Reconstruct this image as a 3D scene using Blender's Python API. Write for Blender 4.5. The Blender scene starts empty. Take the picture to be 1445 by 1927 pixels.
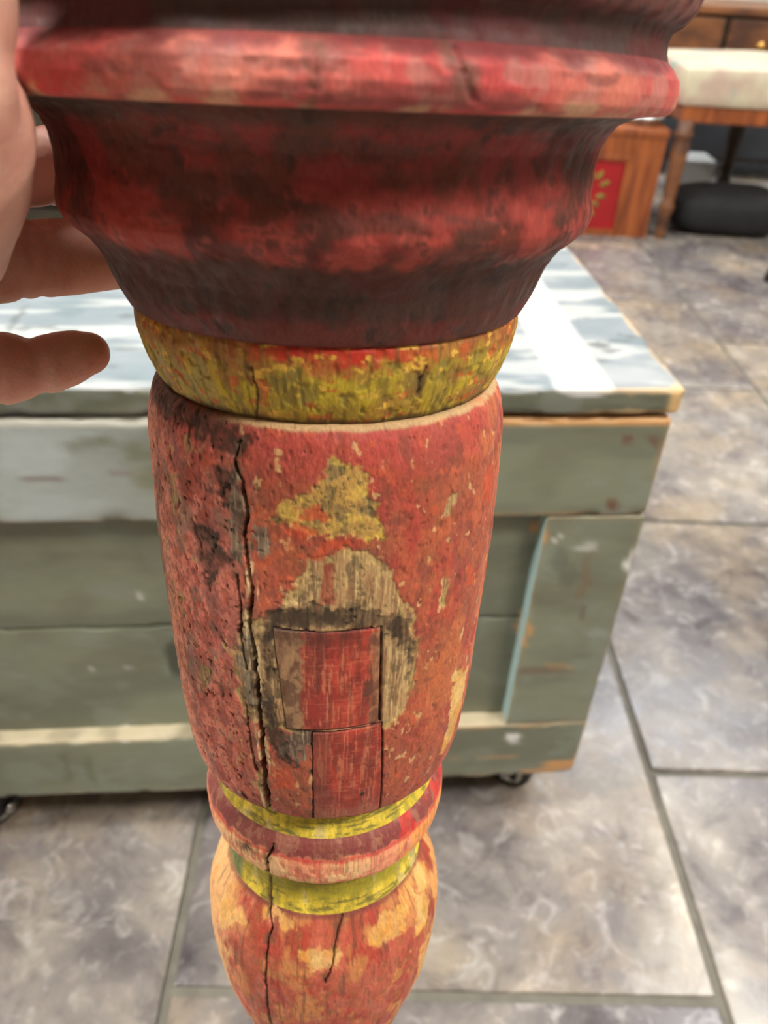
import bpy, bmesh, math, random
import numpy as np
from mathutils import Matrix, Vector

random.seed(7)
scene = bpy.context.scene
COL = scene.collection

# ------------------------------------------------------------------ camera
CAM_H = 0.7175
FOCAL_PX = 1567.8
PITCH, ROLL = 0.6172, -0.0592
fwd = np.array([0, math.cos(PITCH), -math.sin(PITCH)])
rgt = np.array([1.0, 0, 0])
dwn = np.cross(fwd, rgt)
cr, sr = math.cos(ROLL), math.sin(ROLL)
rgt2 = cr * rgt + sr * dwn
dwn2 = -sr * rgt + cr * dwn
cam_data = bpy.data.cameras.new('camera')
cam_data.sensor_fit = 'VERTICAL'
cam_data.sensor_height = 36.0
cam_data.sensor_width = 27.0
cam_data.lens = FOCAL_PX / 1927 * 36.0
cam_data.clip_start = 0.01
cam_data.dof.use_dof = True
cam_data.dof.focus_distance = 0.192
cam_data.dof.aperture_fstop = 18.0
cam = bpy.data.objects.new('camera', cam_data)
COL.objects.link(cam)
m = Matrix.Identity(4)
for i in range(3):
    m[i][0], m[i][1], m[i][2] = rgt2[i], -dwn2[i], -fwd[i]
m[2][3] = CAM_H
cam.matrix_world = m
scene.camera = cam

# ------------------------------------------------------------------ world and exposure
world = bpy.data.worlds.new('world')
scene.world = world
world.use_nodes = True
world.node_tree.nodes['Background'].inputs[0].default_value = (0.9, 0.95, 1.0, 1)
world.node_tree.nodes['Background'].inputs[1].default_value = 0.05
scene.view_settings.view_transform = 'Standard'
scene.view_settings.look = 'None'
scene.view_settings.gamma = 1.0
scene.view_settings.use_curve_mapping = False
scene.view_settings.exposure = 0.2
LAMP_STRENGTH = 11.5
WARM_STRENGTH = 40.0
WARM_LEFT_STRENGTH = 60.0


# ------------------------------------------------------------------ numeric helpers
RNG = np.random.RandomState(11)
TABLE = RNG.rand(8, 256, 256)


def vnoise(u, v, seed=0):
    t = TABLE[seed % 8]
    u = u + 37.7 * seed
    v = v + 91.3 * seed
    i = np.floor(u).astype(int)
    j = np.floor(v).astype(int)
    a = u - i
    b = v - j
    a = a * a * (3 - 2 * a)
    b = b * b * (3 - 2 * b)
    i0, i1, j0, j1 = i & 255, (i + 1) & 255, j & 255, (j + 1) & 255
    return ((t[i0, j0] * (1 - a) + t[i1, j0] * a) * (1 - b) + (t[i0, j1] * (1 - a) + t[i1, j1] * a) * b)


def fbm(u, v, octaves=4, seed=0, gain=0.55):
    s = 0.0
    amp = 1.0
    tot = 0.0
    for k in range(octaves):
        s = s + amp * vnoise(u * 2 ** k, v * 2 ** k, seed + k)
        tot += amp
        amp *= gain
    return s / tot


def sstep(a, b, x):
    t = np.clip((x - a) / (b - a), 0, 1)
    return t * t * (3 - 2 * t)


def mix(c, target, mask):
    mask = np.asarray(mask)[..., None]
    return c * (1 - mask) + np.asarray(target) * mask


def srgb(r, g, b):
    out = []
    for x in (r, g, b):
        x /= 255.0
        out.append(x / 12.92 if x <= 0.04045 else ((x + 0.055) / 1.055) ** 2.4)
    return np.array(out)


def seg_dist(px, py, line):
    """distance to a polyline and the fraction of its length at the nearest point"""
    best = np.full(px.shape, 1e9)
    frac = np.zeros(px.shape)
    L = [0.0]
    for (x0, y0), (x1, y1) in zip(line[:-1], line[1:]):
        L.append(L[-1] + math.hypot(x1 - x0, y1 - y0))
    for k, ((x0, y0), (x1, y1)) in enumerate(zip(line[:-1], line[1:])):
        dx, dy = x1 - x0, y1 - y0
        q = dx * dx + dy * dy + 1e-12
        t = np.clip(((px - x0) * dx + (py - y0) * dy) / q, 0, 1)
        d = np.hypot(px - x0 - t * dx, py - y0 - t * dy)
        w = d < best
        best = np.where(w, d, best)
        frac = np.where(w, (L[k] + t * (L[k + 1] - L[k])) / L[-1], frac)
    return best, frac


def poly_sd(px, py, poly):
    """signed distance to a polygon, positive inside"""
    inside = np.zeros(px.shape, bool)
    n = len(poly)
    for k in range(n):
        x0, y0 = poly[k]
        x1, y1 = poly[(k + 1) % n]
        cond = ((y0 > py) != (y1 > py))
        xx = (x1 - x0) * (py - y0) / ((y1 - y0) if abs(y1 - y0) > 1e-9 else 1e-9) + x0
        inside ^= cond & (px < xx)
    d, _ = seg_dist(px, py, list(poly) + [poly[0]])
    return np.where(inside, d, -d)


# ------------------------------------------------------------------ object helpers
def tag(o, label=None, cat=None, group=None, kind=None):
    if label: o['label'] = label
    if cat: o['category'] = cat
    if group: o['group'] = group
    if kind: o['kind'] = kind
    return o


def empty(name, loc=(0, 0, 0), rotz=0.0):
    o = bpy.data.objects.new(name, None)
    o.empty_display_size = 0.05
    COL.objects.link(o)
    o.location = loc
    o.rotation_euler = (0, 0, rotz)
    return o


def link_mesh(name, me, mat, parent=None, smooth=True):
    o = bpy.data.objects.new(name, me)
    COL.objects.link(o)
    if mat is not None and not me.materials:
        me.materials.append(mat)
    if parent is not None:
        o.parent = parent
    if smooth:
        me.polygons.foreach_set('use_smooth', np.ones(len(me.polygons), bool))
    return o


def mesh_arrays(name, verts, faces, col=None):
    me = bpy.data.meshes.new(name)
    faces = np.asarray(faces)
    verts = np.asarray(verts, dtype=np.float32)
    nf, k = faces.shape
    me.vertices.add(len(verts))
    me.vertices.foreach_set('co', verts.ravel())
    me.loops.add(nf * k)
    me.loops.foreach_set('vertex_index', faces.ravel().astype(np.int32))
    me.polygons.add(nf)
    me.polygons.foreach_set('loop_start', np.arange(0, nf * k, k, dtype=np.int32))
    me.polygons.foreach_set('loop_total', np.full(nf, k, dtype=np.int32))
    me.update(calc_edges=True)
    if col is not None:
        at = me.attributes.new('paint', 'FLOAT_COLOR', 'POINT')
        c4 = np.ones((len(verts), 4), np.float32)
        c4[:, :3] = np.clip(col, 0, 1)
        at.data.foreach_set('color', c4.ravel())
    return me


def bm_obj(name, bm, mat, parent=None, smooth=False):
    me = bpy.data.meshes.new(name)
    bm.normal_update()
    bm.to_mesh(me)
    bm.free()
    return link_mesh(name, me, mat, parent, smooth)


def bm_box(bm, x0, x1, y0, y1, z0, z1, bevel=0.0):
    r = bmesh.ops.create_cube(bm, size=1.0)
    vs = r['verts']
    for v in vs:
        v.co = Vector((x0 + (v.co.x + .5) * (x1 - x0), y0 + (v.co.y + .5) * (y1 - y0), z0 + (v.co.z + .5) * (z1 - z0)))
    if bevel > 0:
        es = list({e for v in vs for e in v.link_edges})
        bmesh.ops.bevel(bm, geom=es, offset=bevel, segments=2, profile=0.6, affect='EDGES')


def box_obj(name, dims, mat, parent=None, bevel=0.002):
    bm = bmesh.new()
    bm_box(bm, *dims, bevel=bevel)
    return bm_obj(name, bm, mat, parent)


def bm_lathe(bm, prof, seg=24, axis='Z', center=(0, 0, 0), squash=1.0):
    """prof: (radius, height) from bottom to top, closed at both ends"""
    rings = []
    for r, z in prof:
        ring = []
        for k in range(seg):
            a = 2 * math.pi * k / seg
            p = (r * math.cos(a), r * squash * math.sin(a), z)
            if axis == 'X': p = (p[2], p[0], p[1])
            elif axis == 'Y': p = (p[0], p[2], p[1])
            ring.append(bm.verts.new((p[0] + center[0], p[1] + center[1], p[2] + center[2])))
        rings.append(ring)
    for a, b in zip(rings[:-1], rings[1:]):
        for k in range(seg):
            bm.faces.new((a[k], a[(k + 1) % seg], b[(k + 1) % seg], b[k]))
    bm.faces.new(rings[0][::-1])
    bm.faces.new(rings[-1])
    bmesh.ops.recalc_face_normals(bm, faces=bm.faces)


# ------------------------------------------------------------------ materials
def new_mat(name):
    mt = bpy.data.materials.new(name)
    mt.use_nodes = True
    nt = mt.node_tree
    return mt, nt, nt.nodes['Principled BSDF']


def nd(nt, kind, **kw):
    n = nt.nodes.new(kind)
    for k, v in kw.items():
        if k.startswith('i_'):
            n.inputs[k[2:].replace('_', ' ')].default_value = v
        else:
            setattr(n, k, v)
    return n


def ramp(nt, stops):
    r = nt.nodes.new('ShaderNodeValToRGB')
    el = r.color_ramp.elements
    while len(el) < len(stops):
        el.new(0.5)
    for e, (p, c) in zip(el, stops):
        e.position = p
        e.color = (*c, 1) if len(c) == 3 else c
    return r


def paint_mat(name, rough=0.55, grain=900.0, bump=0.25, bump_dist=0.0004, speckle=0.25, spec=0.4, stretch=(1, 1, 0.4), rough_var=0.2):
    """paint colour comes from the mesh's own colour field; nodes add grain and relief"""
    mt, nt, b = new_mat(name)
    at = nd(nt, 'ShaderNodeAttribute', attribute_name='paint')
    tc = nd(nt, 'ShaderNodeTexCoord')
    mp = nd(nt, 'ShaderNodeMapping')
    mp.inputs['Scale'].default_value = stretch
    nt.links.new(tc.outputs['Object'], mp.inputs['Vector'])
    n1 = nd(nt, 'ShaderNodeTexNoise', i_Scale=grain, i_Detail=5.0, i_Roughness=0.65)
    n2 = nd(nt, 'ShaderNodeTexNoise', i_Scale=grain * 0.22, i_Detail=4.0, i_Roughness=0.6)
    nt.links.new(mp.outputs[0], n1.inputs['Vector'])
    nt.links.new(mp.outputs[0], n2.inputs['Vector'])
    mr = nd(nt, 'ShaderNodeMapRange', i_From_Min=0.25, i_From_Max=0.75, i_To_Min=1 - speckle, i_To_Max=1 + speckle)
    nt.links.new(n1.outputs['Fac'], mr.inputs['Value'])
    mul = nd(nt, 'ShaderNodeVectorMath', operation='SCALE')
    nt.links.new(at.outputs['Color'], mul.inputs[0])
    nt.links.new(mr.outputs[0], mul.inputs['Scale'])
    nt.links.new(mul.outputs[0], b.inputs['Base Color'])
    rr = nd(nt, 'ShaderNodeMapRange', i_From_Min=0.3, i_From_Max=0.7, i_To_Min=rough - rough_var, i_To_Max=rough + rough_var)
    nt.links.new(n2.outputs['Fac'], rr.inputs['Value'])
    nt.links.new(rr.outputs[0], b.inputs['Roughness'])
    b.inputs['Specular IOR Level'].default_value = spec
    add = nd(nt, 'ShaderNodeMath', operation='ADD')
    nt.links.new(n1.outputs['Fac'], add.inputs[0])
    nt.links.new(n2.outputs['Fac'], add.inputs[1])
    bp = nd(nt, 'ShaderNodeBump', i_Strength=bump, i_Distance=bump_dist)
    nt.links.new(add.outputs[0], bp.inputs['Height'])
    nt.links.new(bp.outputs[0], b.inputs['Normal'])
    return mt


def flat_mat(name, c, rough=0.5, metal=0.0, noise=0.0, scale=30.0, c2=None, bump=0.0, stretch=(1, 1, 1), spec=0.5):
    mt, nt, b = new_mat(name)
    b.inputs['Roughness'].default_value = rough
    b.inputs['Metallic'].default_value = metal
    b.inputs['Specular IOR Level'].default_value = spec
    tc = nd(nt, 'ShaderNodeTexCoord')
    mp = nd(nt, 'ShaderNodeMapping')
    mp.inputs['Scale'].default_value = stretch
    nt.links.new(tc.outputs['Object'], mp.inputs['Vector'])
    n = nd(nt, 'ShaderNodeTexNoise', i_Scale=scale, i_Detail=5.0)
    nt.links.new(mp.outputs[0], n.inputs['Vector'])
    c = np.array(c)
    if c2 is None:
        c2 = c * (1 - noise)
    r = ramp(nt, [(0.35, tuple(c2)), (0.65, tuple(c))])
    nt.links.new(n.outputs['Fac'], r.inputs['Fac'])
    nt.links.new(r.outputs[0], b.inputs['Base Color'])
    if bump > 0:
        bp = nd(nt, 'ShaderNodeBump', i_Strength=bump, i_Distance=0.002)
        nt.links.new(n.outputs['Fac'], bp.inputs['Height'])
        nt.links.new(bp.outputs[0], b.inputs['Normal'])
    return mt


def emit_mat(name, c, strength):
    mt, nt, b = new_mat(name)
    b.inputs['Base Color'].default_value = (0.9, 0.9, 0.9, 1)
    b.inputs['Emission Color'].default_value = (*c, 1)
    b.inputs['Emission Strength'].default_value = strength
    return mt


# ------------------------------------------------------------------ room shell
M_SIDE = flat_mat('side_wall', srgb(168, 158, 142), 0.8, noise=0.1, scale=2)
M_GROUT = flat_mat('grout', srgb(112, 108, 98), 0.85, noise=0.25, scale=60)
M_CREAM = flat_mat('cream_wall', srgb(226, 220, 204), 0.8, noise=0.06, scale=3)
M_CEIL = flat_mat('ceiling_white', srgb(235, 235, 230), 0.9, noise=0.04, scale=5)
M_DADO = flat_mat('grey_dado', srgb(92, 96, 100), 0.6, noise=0.3, scale=4)


def tile_material():
    mt, nt, b = new_mat('slate_tile')
    tc = nd(nt, 'ShaderNodeTexCoord')
    oi = nd(nt, 'ShaderNodeObjectInfo')
    sc = nd(nt, 'ShaderNodeVectorMath', operation='SCALE')
    sc.inputs[0].default_value = (13.1, 7.7, 5.3)
    nt.links.new(oi.outputs['Random'], sc.inputs['Scale'])
    ad = nd(nt, 'ShaderNodeVectorMath', operation='ADD')
    nt.links.new(tc.outputs['Object'], ad.inputs[0])
    nt.links.new(sc.outputs[0], ad.inputs[1])
    big = nd(nt, 'ShaderNodeTexNoise', i_Scale=4.2, i_Detail=6.0, i_Roughness=0.62, i_Distortion=0.6)
    mid = nd(nt, 'ShaderNodeTexNoise', i_Scale=19.0, i_Detail=8.0, i_Roughness=0.7, i_Distortion=0.9)
    fine = nd(nt, 'ShaderNodeTexNoise', i_Scale=38.0, i_Detail=5.0, i_Roughness=0.6, i_Distortion=1.0)
    tan = nd(nt, 'ShaderNodeTexNoise', i_Scale=5.5, i_Detail=4.0, i_Roughness=0.6)
    off = nd(nt, 'ShaderNodeVectorMath', operation='ADD')
    off.inputs[1].default_value = (41.0, 17.0, 3.0)
    nt.links.new(ad.outputs[0], off.inputs[0])
    for n in (big, mid, fine):
        nt.links.new(ad.outputs[0], n.inputs['Vector'])
    nt.links.new(off.outputs[0], tan.inputs['Vector'])
    r1 = ramp(nt, [(0.30, tuple(srgb(84, 79, 82))), (0.44, tuple(srgb(114, 108, 107))), (0.56, tuple(srgb(142, 135, 128))), (0.70, tuple(srgb(178, 172, 162)))])
    nt.links.new(big.outputs['Fac'], r1.inputs['Fac'])
    r2 = ramp(nt, [(0.48, (0, 0, 0)), (0.68, (0.75, 0.75, 0.75))])
    nt.links.new(tan.outputs['Fac'], r2.inputs['Fac'])
    mx = nd(nt, 'ShaderNodeMix', data_type='RGBA')
    mx.inputs['B'].default_value = (*srgb(166, 148, 124), 1)
    nt.links.new(r2.outputs[0], mx.inputs['Factor'])
    nt.links.new(r1.outputs[0], mx.inputs['A'])
    r3 = ramp(nt, [(0.34, (0.60, 0.59, 0.62)), (0.48, (0.92, 0.92, 0.92)), (0.56, (1.0, 1.0, 1.0)), (0.68, (1.4, 1.4, 1.4))])
    nt.links.new(mid.outputs['Fac'], r3.inputs['Fac'])
    mul = nd(nt, 'ShaderNodeMix', data_type='RGBA', blend_type='MULTIPLY')
    mul.inputs['Factor'].default_value = 1.0
    nt.links.new(mx.outputs['Result'], mul.inputs['A'])
    nt.links.new(r3.outputs[0], mul.inputs['B'])
    # light flecks
    r4 = ramp(nt, [(0.54, (0, 0, 0)), (0.74, (0.45, 0.45, 0.45))])
    nt.links.new(fine.outputs['Fac'], r4.inputs['Fac'])
    mx2 = nd(nt, 'ShaderNodeMix', data_type='RGBA')
    mx2.inputs['B'].default_value = (*srgb(196, 192, 188), 1)
    nt.links.new(r4.outputs[0], mx2.inputs['Factor'])
    nt.links.new(mul.outputs['Result'], mx2.inputs['A'])
    nt.links.new(mx2.outputs['Result'], b.inputs['Base Color'])
    rr = nd(nt, 'ShaderNodeMapRange', i_From_Min=0.3, i_From_Max=0.7, i_To_Min=0.13, i_To_Max=0.32)
    nt.links.new(mid.outputs['Fac'], rr.inputs['Value'])
    nt.links.new(rr.outputs[0], b.inputs['Roughness'])
    b.inputs['Specular IOR Level'].default_value = 0.5
    bp = nd(nt, 'ShaderNodeBump', i_Strength=0.12, i_Distance=0.002)
    nt.links.new(mid.outputs['Fac'], bp.inputs['Height'])
    nt.links.new(bp.outputs[0], b.inputs['Normal'])
    return mt


M_TILE = tile_material()
ROOM = (-3.2, 3.8, -2.6, 4.4, 2.75)      # x0 x1 y0 y1 height
x0, x1, y0, y1, HR = ROOM
fl = box_obj('floor', (x0, x1, y0, y1, -0.06, -0.0035), M_GROUT, bevel=0)
tag(fl, 'grey slate-look square floor tiles laid in offset columns', None, kind='structure')
TILE, GROUT = 0.4572, 0.0085
TYAW, AX, C1 = 0.0375, 0.3166, 0.3276


def tile_mesh(name):
    bm = bmesh.new()
    h = (TILE - GROUT) / 2
    bm_box(bm, -h, h, -h, h, -0.012, 0.0, bevel=0.0018)
    me = bpy.data.meshes.new(name)
    bm.to_mesh(me)
    bm.free()
    me.materials.append(M_TILE)
    return me


tme = tile_mesh('tile')
tu = np.array([math.cos(TYAW), math.sin(TYAW)])
tv = np.array([-math.sin(TYAW), math.cos(TYAW)])
for ci in range(-6, 8):
    for rj in range(-4, 9):
        u = AX - TILE / 2 + ci * TILE
        v = C1 + TILE / 2 + rj * TILE + (TILE / 2 if ci % 2 else 0)
        p = u * tu + v * tv
        if not (x0 + 0.3 < p[0] < x1 - 0.3 and y0 + 0.3 < p[1] < y1 - 0.3):
            continue
        t = bpy.data.objects.new('tile', tme)
        COL.objects.link(t)
        t.parent = fl
        t.location = (p[0], p[1], random.uniform(-0.0004, 0.0004))
        t.rotation_euler = (0, 0, TYAW)

wb = box_obj('wall_back', (x0, x1, y1, y1 + 0.1, 0, HR), M_CREAM, bevel=0)
tag(wb, 'cream painted wall behind the furniture', kind='structure')
bb = box_obj('baseboard_back', (x0, x1, y1 - 0.015, y1, 0, 0.42), M_DADO, bevel=0.004)
tag(bb, 'dark grey dado along the back wall', kind='structure')
tag(box_obj('wall_left', (x0 - 0.1, x0, y0, y1, 0, HR), M_SIDE, bevel=0), 'beige side wall out of view on the left', kind='structure')
tag(box_obj('wall_right', (x1, x1 + 0.1, y0, y1, 0, HR), M_SIDE, bevel=0), 'beige side wall out of view on the right', kind='structure')
M_SHELF = flat_mat('dark_front_wall', srgb(70, 62, 54), 0.8, noise=0.3, scale=2)
tag(box_obj('wall_front', (x0, x1, y0 - 0.1, y0, 0, HR), M_SHELF, bevel=0), 'dark wall behind the viewer', kind='structure')
tag(box_obj('ceiling', (x0, x1, y0, y1, HR, HR + 0.1), M_CEIL, bevel=0), 'white ceiling with light panels', kind='structure')

M_LAMP_DAY = emit_mat('daylight_diffuser', (0.96, 1.0, 1.05), LAMP_STRENGTH)
M_LAMP_WARM = emit_mat('warm_diffuser', (1.0, 0.95, 0.87), WARM_STRENGTH)
M_LAMP_LEFT = emit_mat('warm_diffuser_bright', (1.0, 0.96, 0.9), WARM_LEFT_STRENGTH)
M_LAMPFRAME = flat_mat('lamp_frame', (0.8, 0.8, 0.8), 0.4)


def ceiling_light(x, y, label, mat):
    r = empty('ceiling_light', (x, y, HR))
    tag(r, label, 'light', 'ceiling light panels')
    bm = bmesh.new()
    for (a, b_, c, d) in ((-.62, .62, -.32, -.30), (-.62, .62, .30, .32), (-.62, -.60, -.30, .30), (.60, .62, -.30, .30)):
        bm_box(bm, a, b_, c, d, -0.03, 0.0)
    bm_obj('frame', bm, M_LAMPFRAME, r)
    box_obj('diffuser', (-.60, .60, -.30, .30, -0.022, -0.002), mat, r, bevel=0)


ceiling_light(-1.3, 3.0, 'ceiling light panel above the far left of the room', M_LAMP_DAY)
ceiling_light(0.1, 3.0, 'ceiling light panel above the middle of the far end', M_LAMP_DAY)
ceiling_light(1.5, 3.0, 'ceiling light panel above the far furniture', M_LAMP_DAY)
ceiling_light(-1.6, 1.4, 'ceiling light panel above the left of the chest', M_LAMP_DAY)
ceiling_light(1.8, 1.4, 'ceiling light panel above the open floor on the right', M_LAMP_DAY)
ceiling_light(-1.9, -0.2, 'ceiling light panel high on the left of the viewer', M_LAMP_LEFT)
ceiling_light(1.5, -0.6, 'ceiling light panel overhead on the right of the viewer', M_LAMP_WARM)


# ------------------------------------------------------------------ turned wooden leg
# profile of each turned member: (distance down the axis mm, radius mm)
PROF={
'cap':[(-125,60),(-124.6,64),(-123,67.5),(-118,69),(-112,68.6),(-109,67.6),(-107.2,66),(-106.3,64.3),(-104.5,63.6),(-102.6,63.8),(-101.3,64.4)],
'ring':[(-101.3,64.4),(-100.3,65.4),(-98.5,66.7),(-96,67),(-94.2,66.7),(-93.2,66),(-92.7,65),(-92.5,62)],
'urn':[(-92.5,62),(-92.2,60),(-91,57.3),(-89,55.6),(-86.5,54.4),(-83,53.9),(-79,54.1),(-76,54.6),(-73.5,54.6),(-71.8,53.8),(-70,52),(-68,49.6),(-66,48),(-63.5,46.6),(-60.5,45.6),(-58,44.6),(-55.6,43.4),(-54.2,42.6),(-53.7,41.6)],
'collar':[(-53.7,41.6),(-53,42.0),(-51,42.1),(-48,41.6),(-45,40.8),(-42,39.8),(-39.5,38.6),(-38.2,37.9),(-37.6,37.2)],
'body':[(-37.6,37.2),(-37.2,38.4),(-36.5,39.1),(-35,39.8),(-33,40.4),(-30,41),(-26,41.4),(-20,41.5),(-10,41.4),(0,41.25),(10,40.9),(20,40.5),(30,40),(40,39.6),(48,39.1),(55,38.5),(60,37.9),(64,37.1),(67,36.3),(68.2,35.6),(68.6,34.5)],
'groove':[(68.6,34.5),(69.2,32),(71,30.4),(74,30),(77,30.8),(79,32.0)],
'bead':[(79,32),(80,33),(81.5,33.9),(84,34.6),(87,34.8),(90,34.6),(92.5,34.1),(94.3,33.2),(95.3,32.2),(95.8,31)],
'groove2':[(95.8,31),(96.5,29.4),(99,28.3),(103,28),(107,28.2),(110,28.8),(111.6,29.4)],
'bulb':[(111.6,29.4),(113,30.3),(116,32),(120,34),(124,35.3),(129,36.2),(135,36.4),(141,36.3),(147,35.9),(153,35.1),(160,34),(167,32.2),(175,29.8),(183,27.6),(192,25.5),(200,24.3)],
}
PROF['shaft'] = [(200, 24.3), (212, 23), (222, 22.6), (225, 24.5), (230, 26.8), (238, 27.4), (245, 26.5), (250, 24.5), (300, 23.4), (400, 20.8), (470, 18.6), (500, 18), (504, 21), (512, 24), (524, 24.6), (534, 22.5), (545, 20), (570, 21), (592, 22.4), (600, 22.2), (602.4, 21)]
PART_NAMES = {'cap': 'top_cap', 'ring': 'moulded_ring', 'urn': 'urn_turning', 'collar': 'yellow_collar', 'body': 'baluster', 'groove': 'yellow_groove',
              'bead': 'turned_bead', 'groove2': 'yellow_groove', 'bulb': 'lower_bulb', 'shaft': 'lower_shaft'}
# worn patches and cracks on the turning, as (angle deg, distance mm)
PATCH = {
  'ochre': [[(6.0,-31.3),(11.3,-30.8),(15.3,-28.8),(16.1,-23.7),(17.6,-21.3),(18.0,-17.7),(20.3,-15.7),(19.3,-13.9),(15.5,-13.9),(12.7,-14.8),(8.0,-15.2),(2.1,-15.9),(-2.3,-16.3),(-5.9,-17.9),(-9.7,-17.6),(-10.0,-18.7),(-5.9,-22.6),(0.6,-26.3),(3.5,-30.1)]],
  'wood': [[(9.5,-12.8),(15.6,-11.2),(22.2,-6.1),(27.5,0.7),(32.0,7.9),(35.0,15.9),(35.7,23.7),(33.4,31.8),(27.8,37.6),(24.2,37.6),(-16.1,37.3),(-22.1,37.1),(-25.7,31.6),(-26.4,20.9),(-24.5,13.0),(-22.1,8.2),(-10.5,3.5),(-6.3,-2.9),(-3.9,-7.0),(3.6,-10.4)],[(-11.6,8.4),(-2.6,7.6),(-2.6,24.4),(-5.0,34.8),(-10.4,36.6)],[(42.8,-21.2),(46.6,-20.8),(46.1,-18.0),(42.5,-16.0),(40.5,-16.4)],[(42.8,0.1),(44.8,1.0),(45.0,7.8),(42.4,7.1)],[(-51.8,-20.1),(-45.5,-22.3),(-44.5,-15.8),(-49.8,-14.3)],[(-43.8,27.6),(-39.1,26.6),(-38.8,31.3),(-43.8,34.1)],[(-42.7,-31.6),(-39.9,-32.7),(-37.9,-29.3),(-41.0,-28.1)],[(-54.5,9.8),(-48.1,8.2),(-47.4,11.5),(-53.7,13.2)],[(-21.5,50.7),(-19.1,51.8),(-19.7,59.6),(-22.0,60.4)]],
  'greywood': [[(-22.7,-28.0),(-20.7,-27.8),(-18.6,-21.8),(-19.5,-13.3),(-21.6,-7.9),(-25.1,-8.5),(-25.9,-15.8)],[(-21.8,5.4),(-19.4,9.1),(-17.6,20.3),(-17.8,34.4),(-21.8,33.8),(-23.9,24.8),(-23.9,12.9)],[(-17.6,-16.0),(-12.8,-16.7),(-9.9,-12.1),(-13.2,-8.0),(-17.3,-8.7)],[(-10.5,37.9),(2.0,35.3),(-0.6,40.2),(-5.4,47.5),(-10.9,44.7)]],
  'redinlay': [[(-1.9,8.2),(16.4,7.6),(21.2,8.2),(23.3,36.6),(-1.5,35.4),(-3.0,24.4)],[(-0.6,36.1),(24.1,36.7),(25.4,50.0),(27.5,68.4),(-0.3,67.8)],[(3.3,-9.1),(6.6,-9.1),(6.7,1.3),(2.1,1.2)]],
  'grime': [[(-15.5,4.2),(-4.1,1.5),(8.3,2.6),(17.8,3.1),(28.5,7.1),(34.5,16.5),(33.1,21.5),(26.2,11.7),(20.7,8.2),(-10.7,7.9),(-12.6,18.0),(-12.9,30.3),(-8.8,41.0),(-5.4,47.5),(-12.9,46.8),(-16.2,38.9),(-16.9,23.2)],[(-29.2,-29.2),(-22.1,-28.1),(-25.1,-18.4),(-29.5,-21.1)],[(-39.2,-12.8),(-26.5,-13.2),(-25.6,-3.2),(-34.5,1.6)],[(-71.7,-36.2),(-26.7,-35.8),(-17.6,-33.9),(-22.2,-31.3),(-45.8,-32.7),(-66.6,-32.7)],[(-40,88),(-28.0,87.7),(-30.9,84.9),(-35.6,84.8)]],
  'yellow': [[(-31,112.4),(-22.0,112.2),(-22.9,115.0),(-29.5,115.0)],[(-20.1,113.1),(-13.6,113.3),(-9.3,115.9),(-17.1,116.4)],[(-61.2,122.5),(-45.6,116.9),(-38.5,119.8),(-54.8,130.1)],[(-7.1,121.0),(1.6,119.1),(10.5,120.1),(11.5,125.9),(-0.5,127.3)],[(36.0,115.3),(51.0,117.7),(45.6,123.1),(29.9,122.7),(24.8,120.6)],[(70.6,111.6),(79.2,115.7),(68.1,119.5),(58.5,118.4)],[(-55,113),(-50,122),(-58,122)],[(55.9,31.2),(70.1,36.1),(71.3,50.0),(63.5,58.9),(56.0,57.8),(57.9,43.1)],[(59.0,115.2),(69.9,124.6),(61.4,129.8),(54.0,129.5)],[(65.5,145.4),(58.4,142.4),(60.3,152.2),(70.4,160.0)]],
  'brightred': [[(-10.5,-16.3),(-3.7,-17.4),(2.1,-16.5),(-3.8,-14.4)],[(0.6,-12.8),(10.9,-14.5),(9.5,-12.8),(2.1,-10.4)],[(-16.2,50.2),(-8.3,49.6),(-7.6,55.1),(-16.1,58.7)],[(54.7,-0.4),(60.1,2.8),(61.0,7.5),(56.1,4.3)],[(59.3,-24.2),(70.5,-17.3),(65.7,-12.7),(59.5,-17.8)],[(-3.0,-21.6),(2.8,-22.4),(5.0,-19.5),(-0.8,-18.2)]],
}
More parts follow.
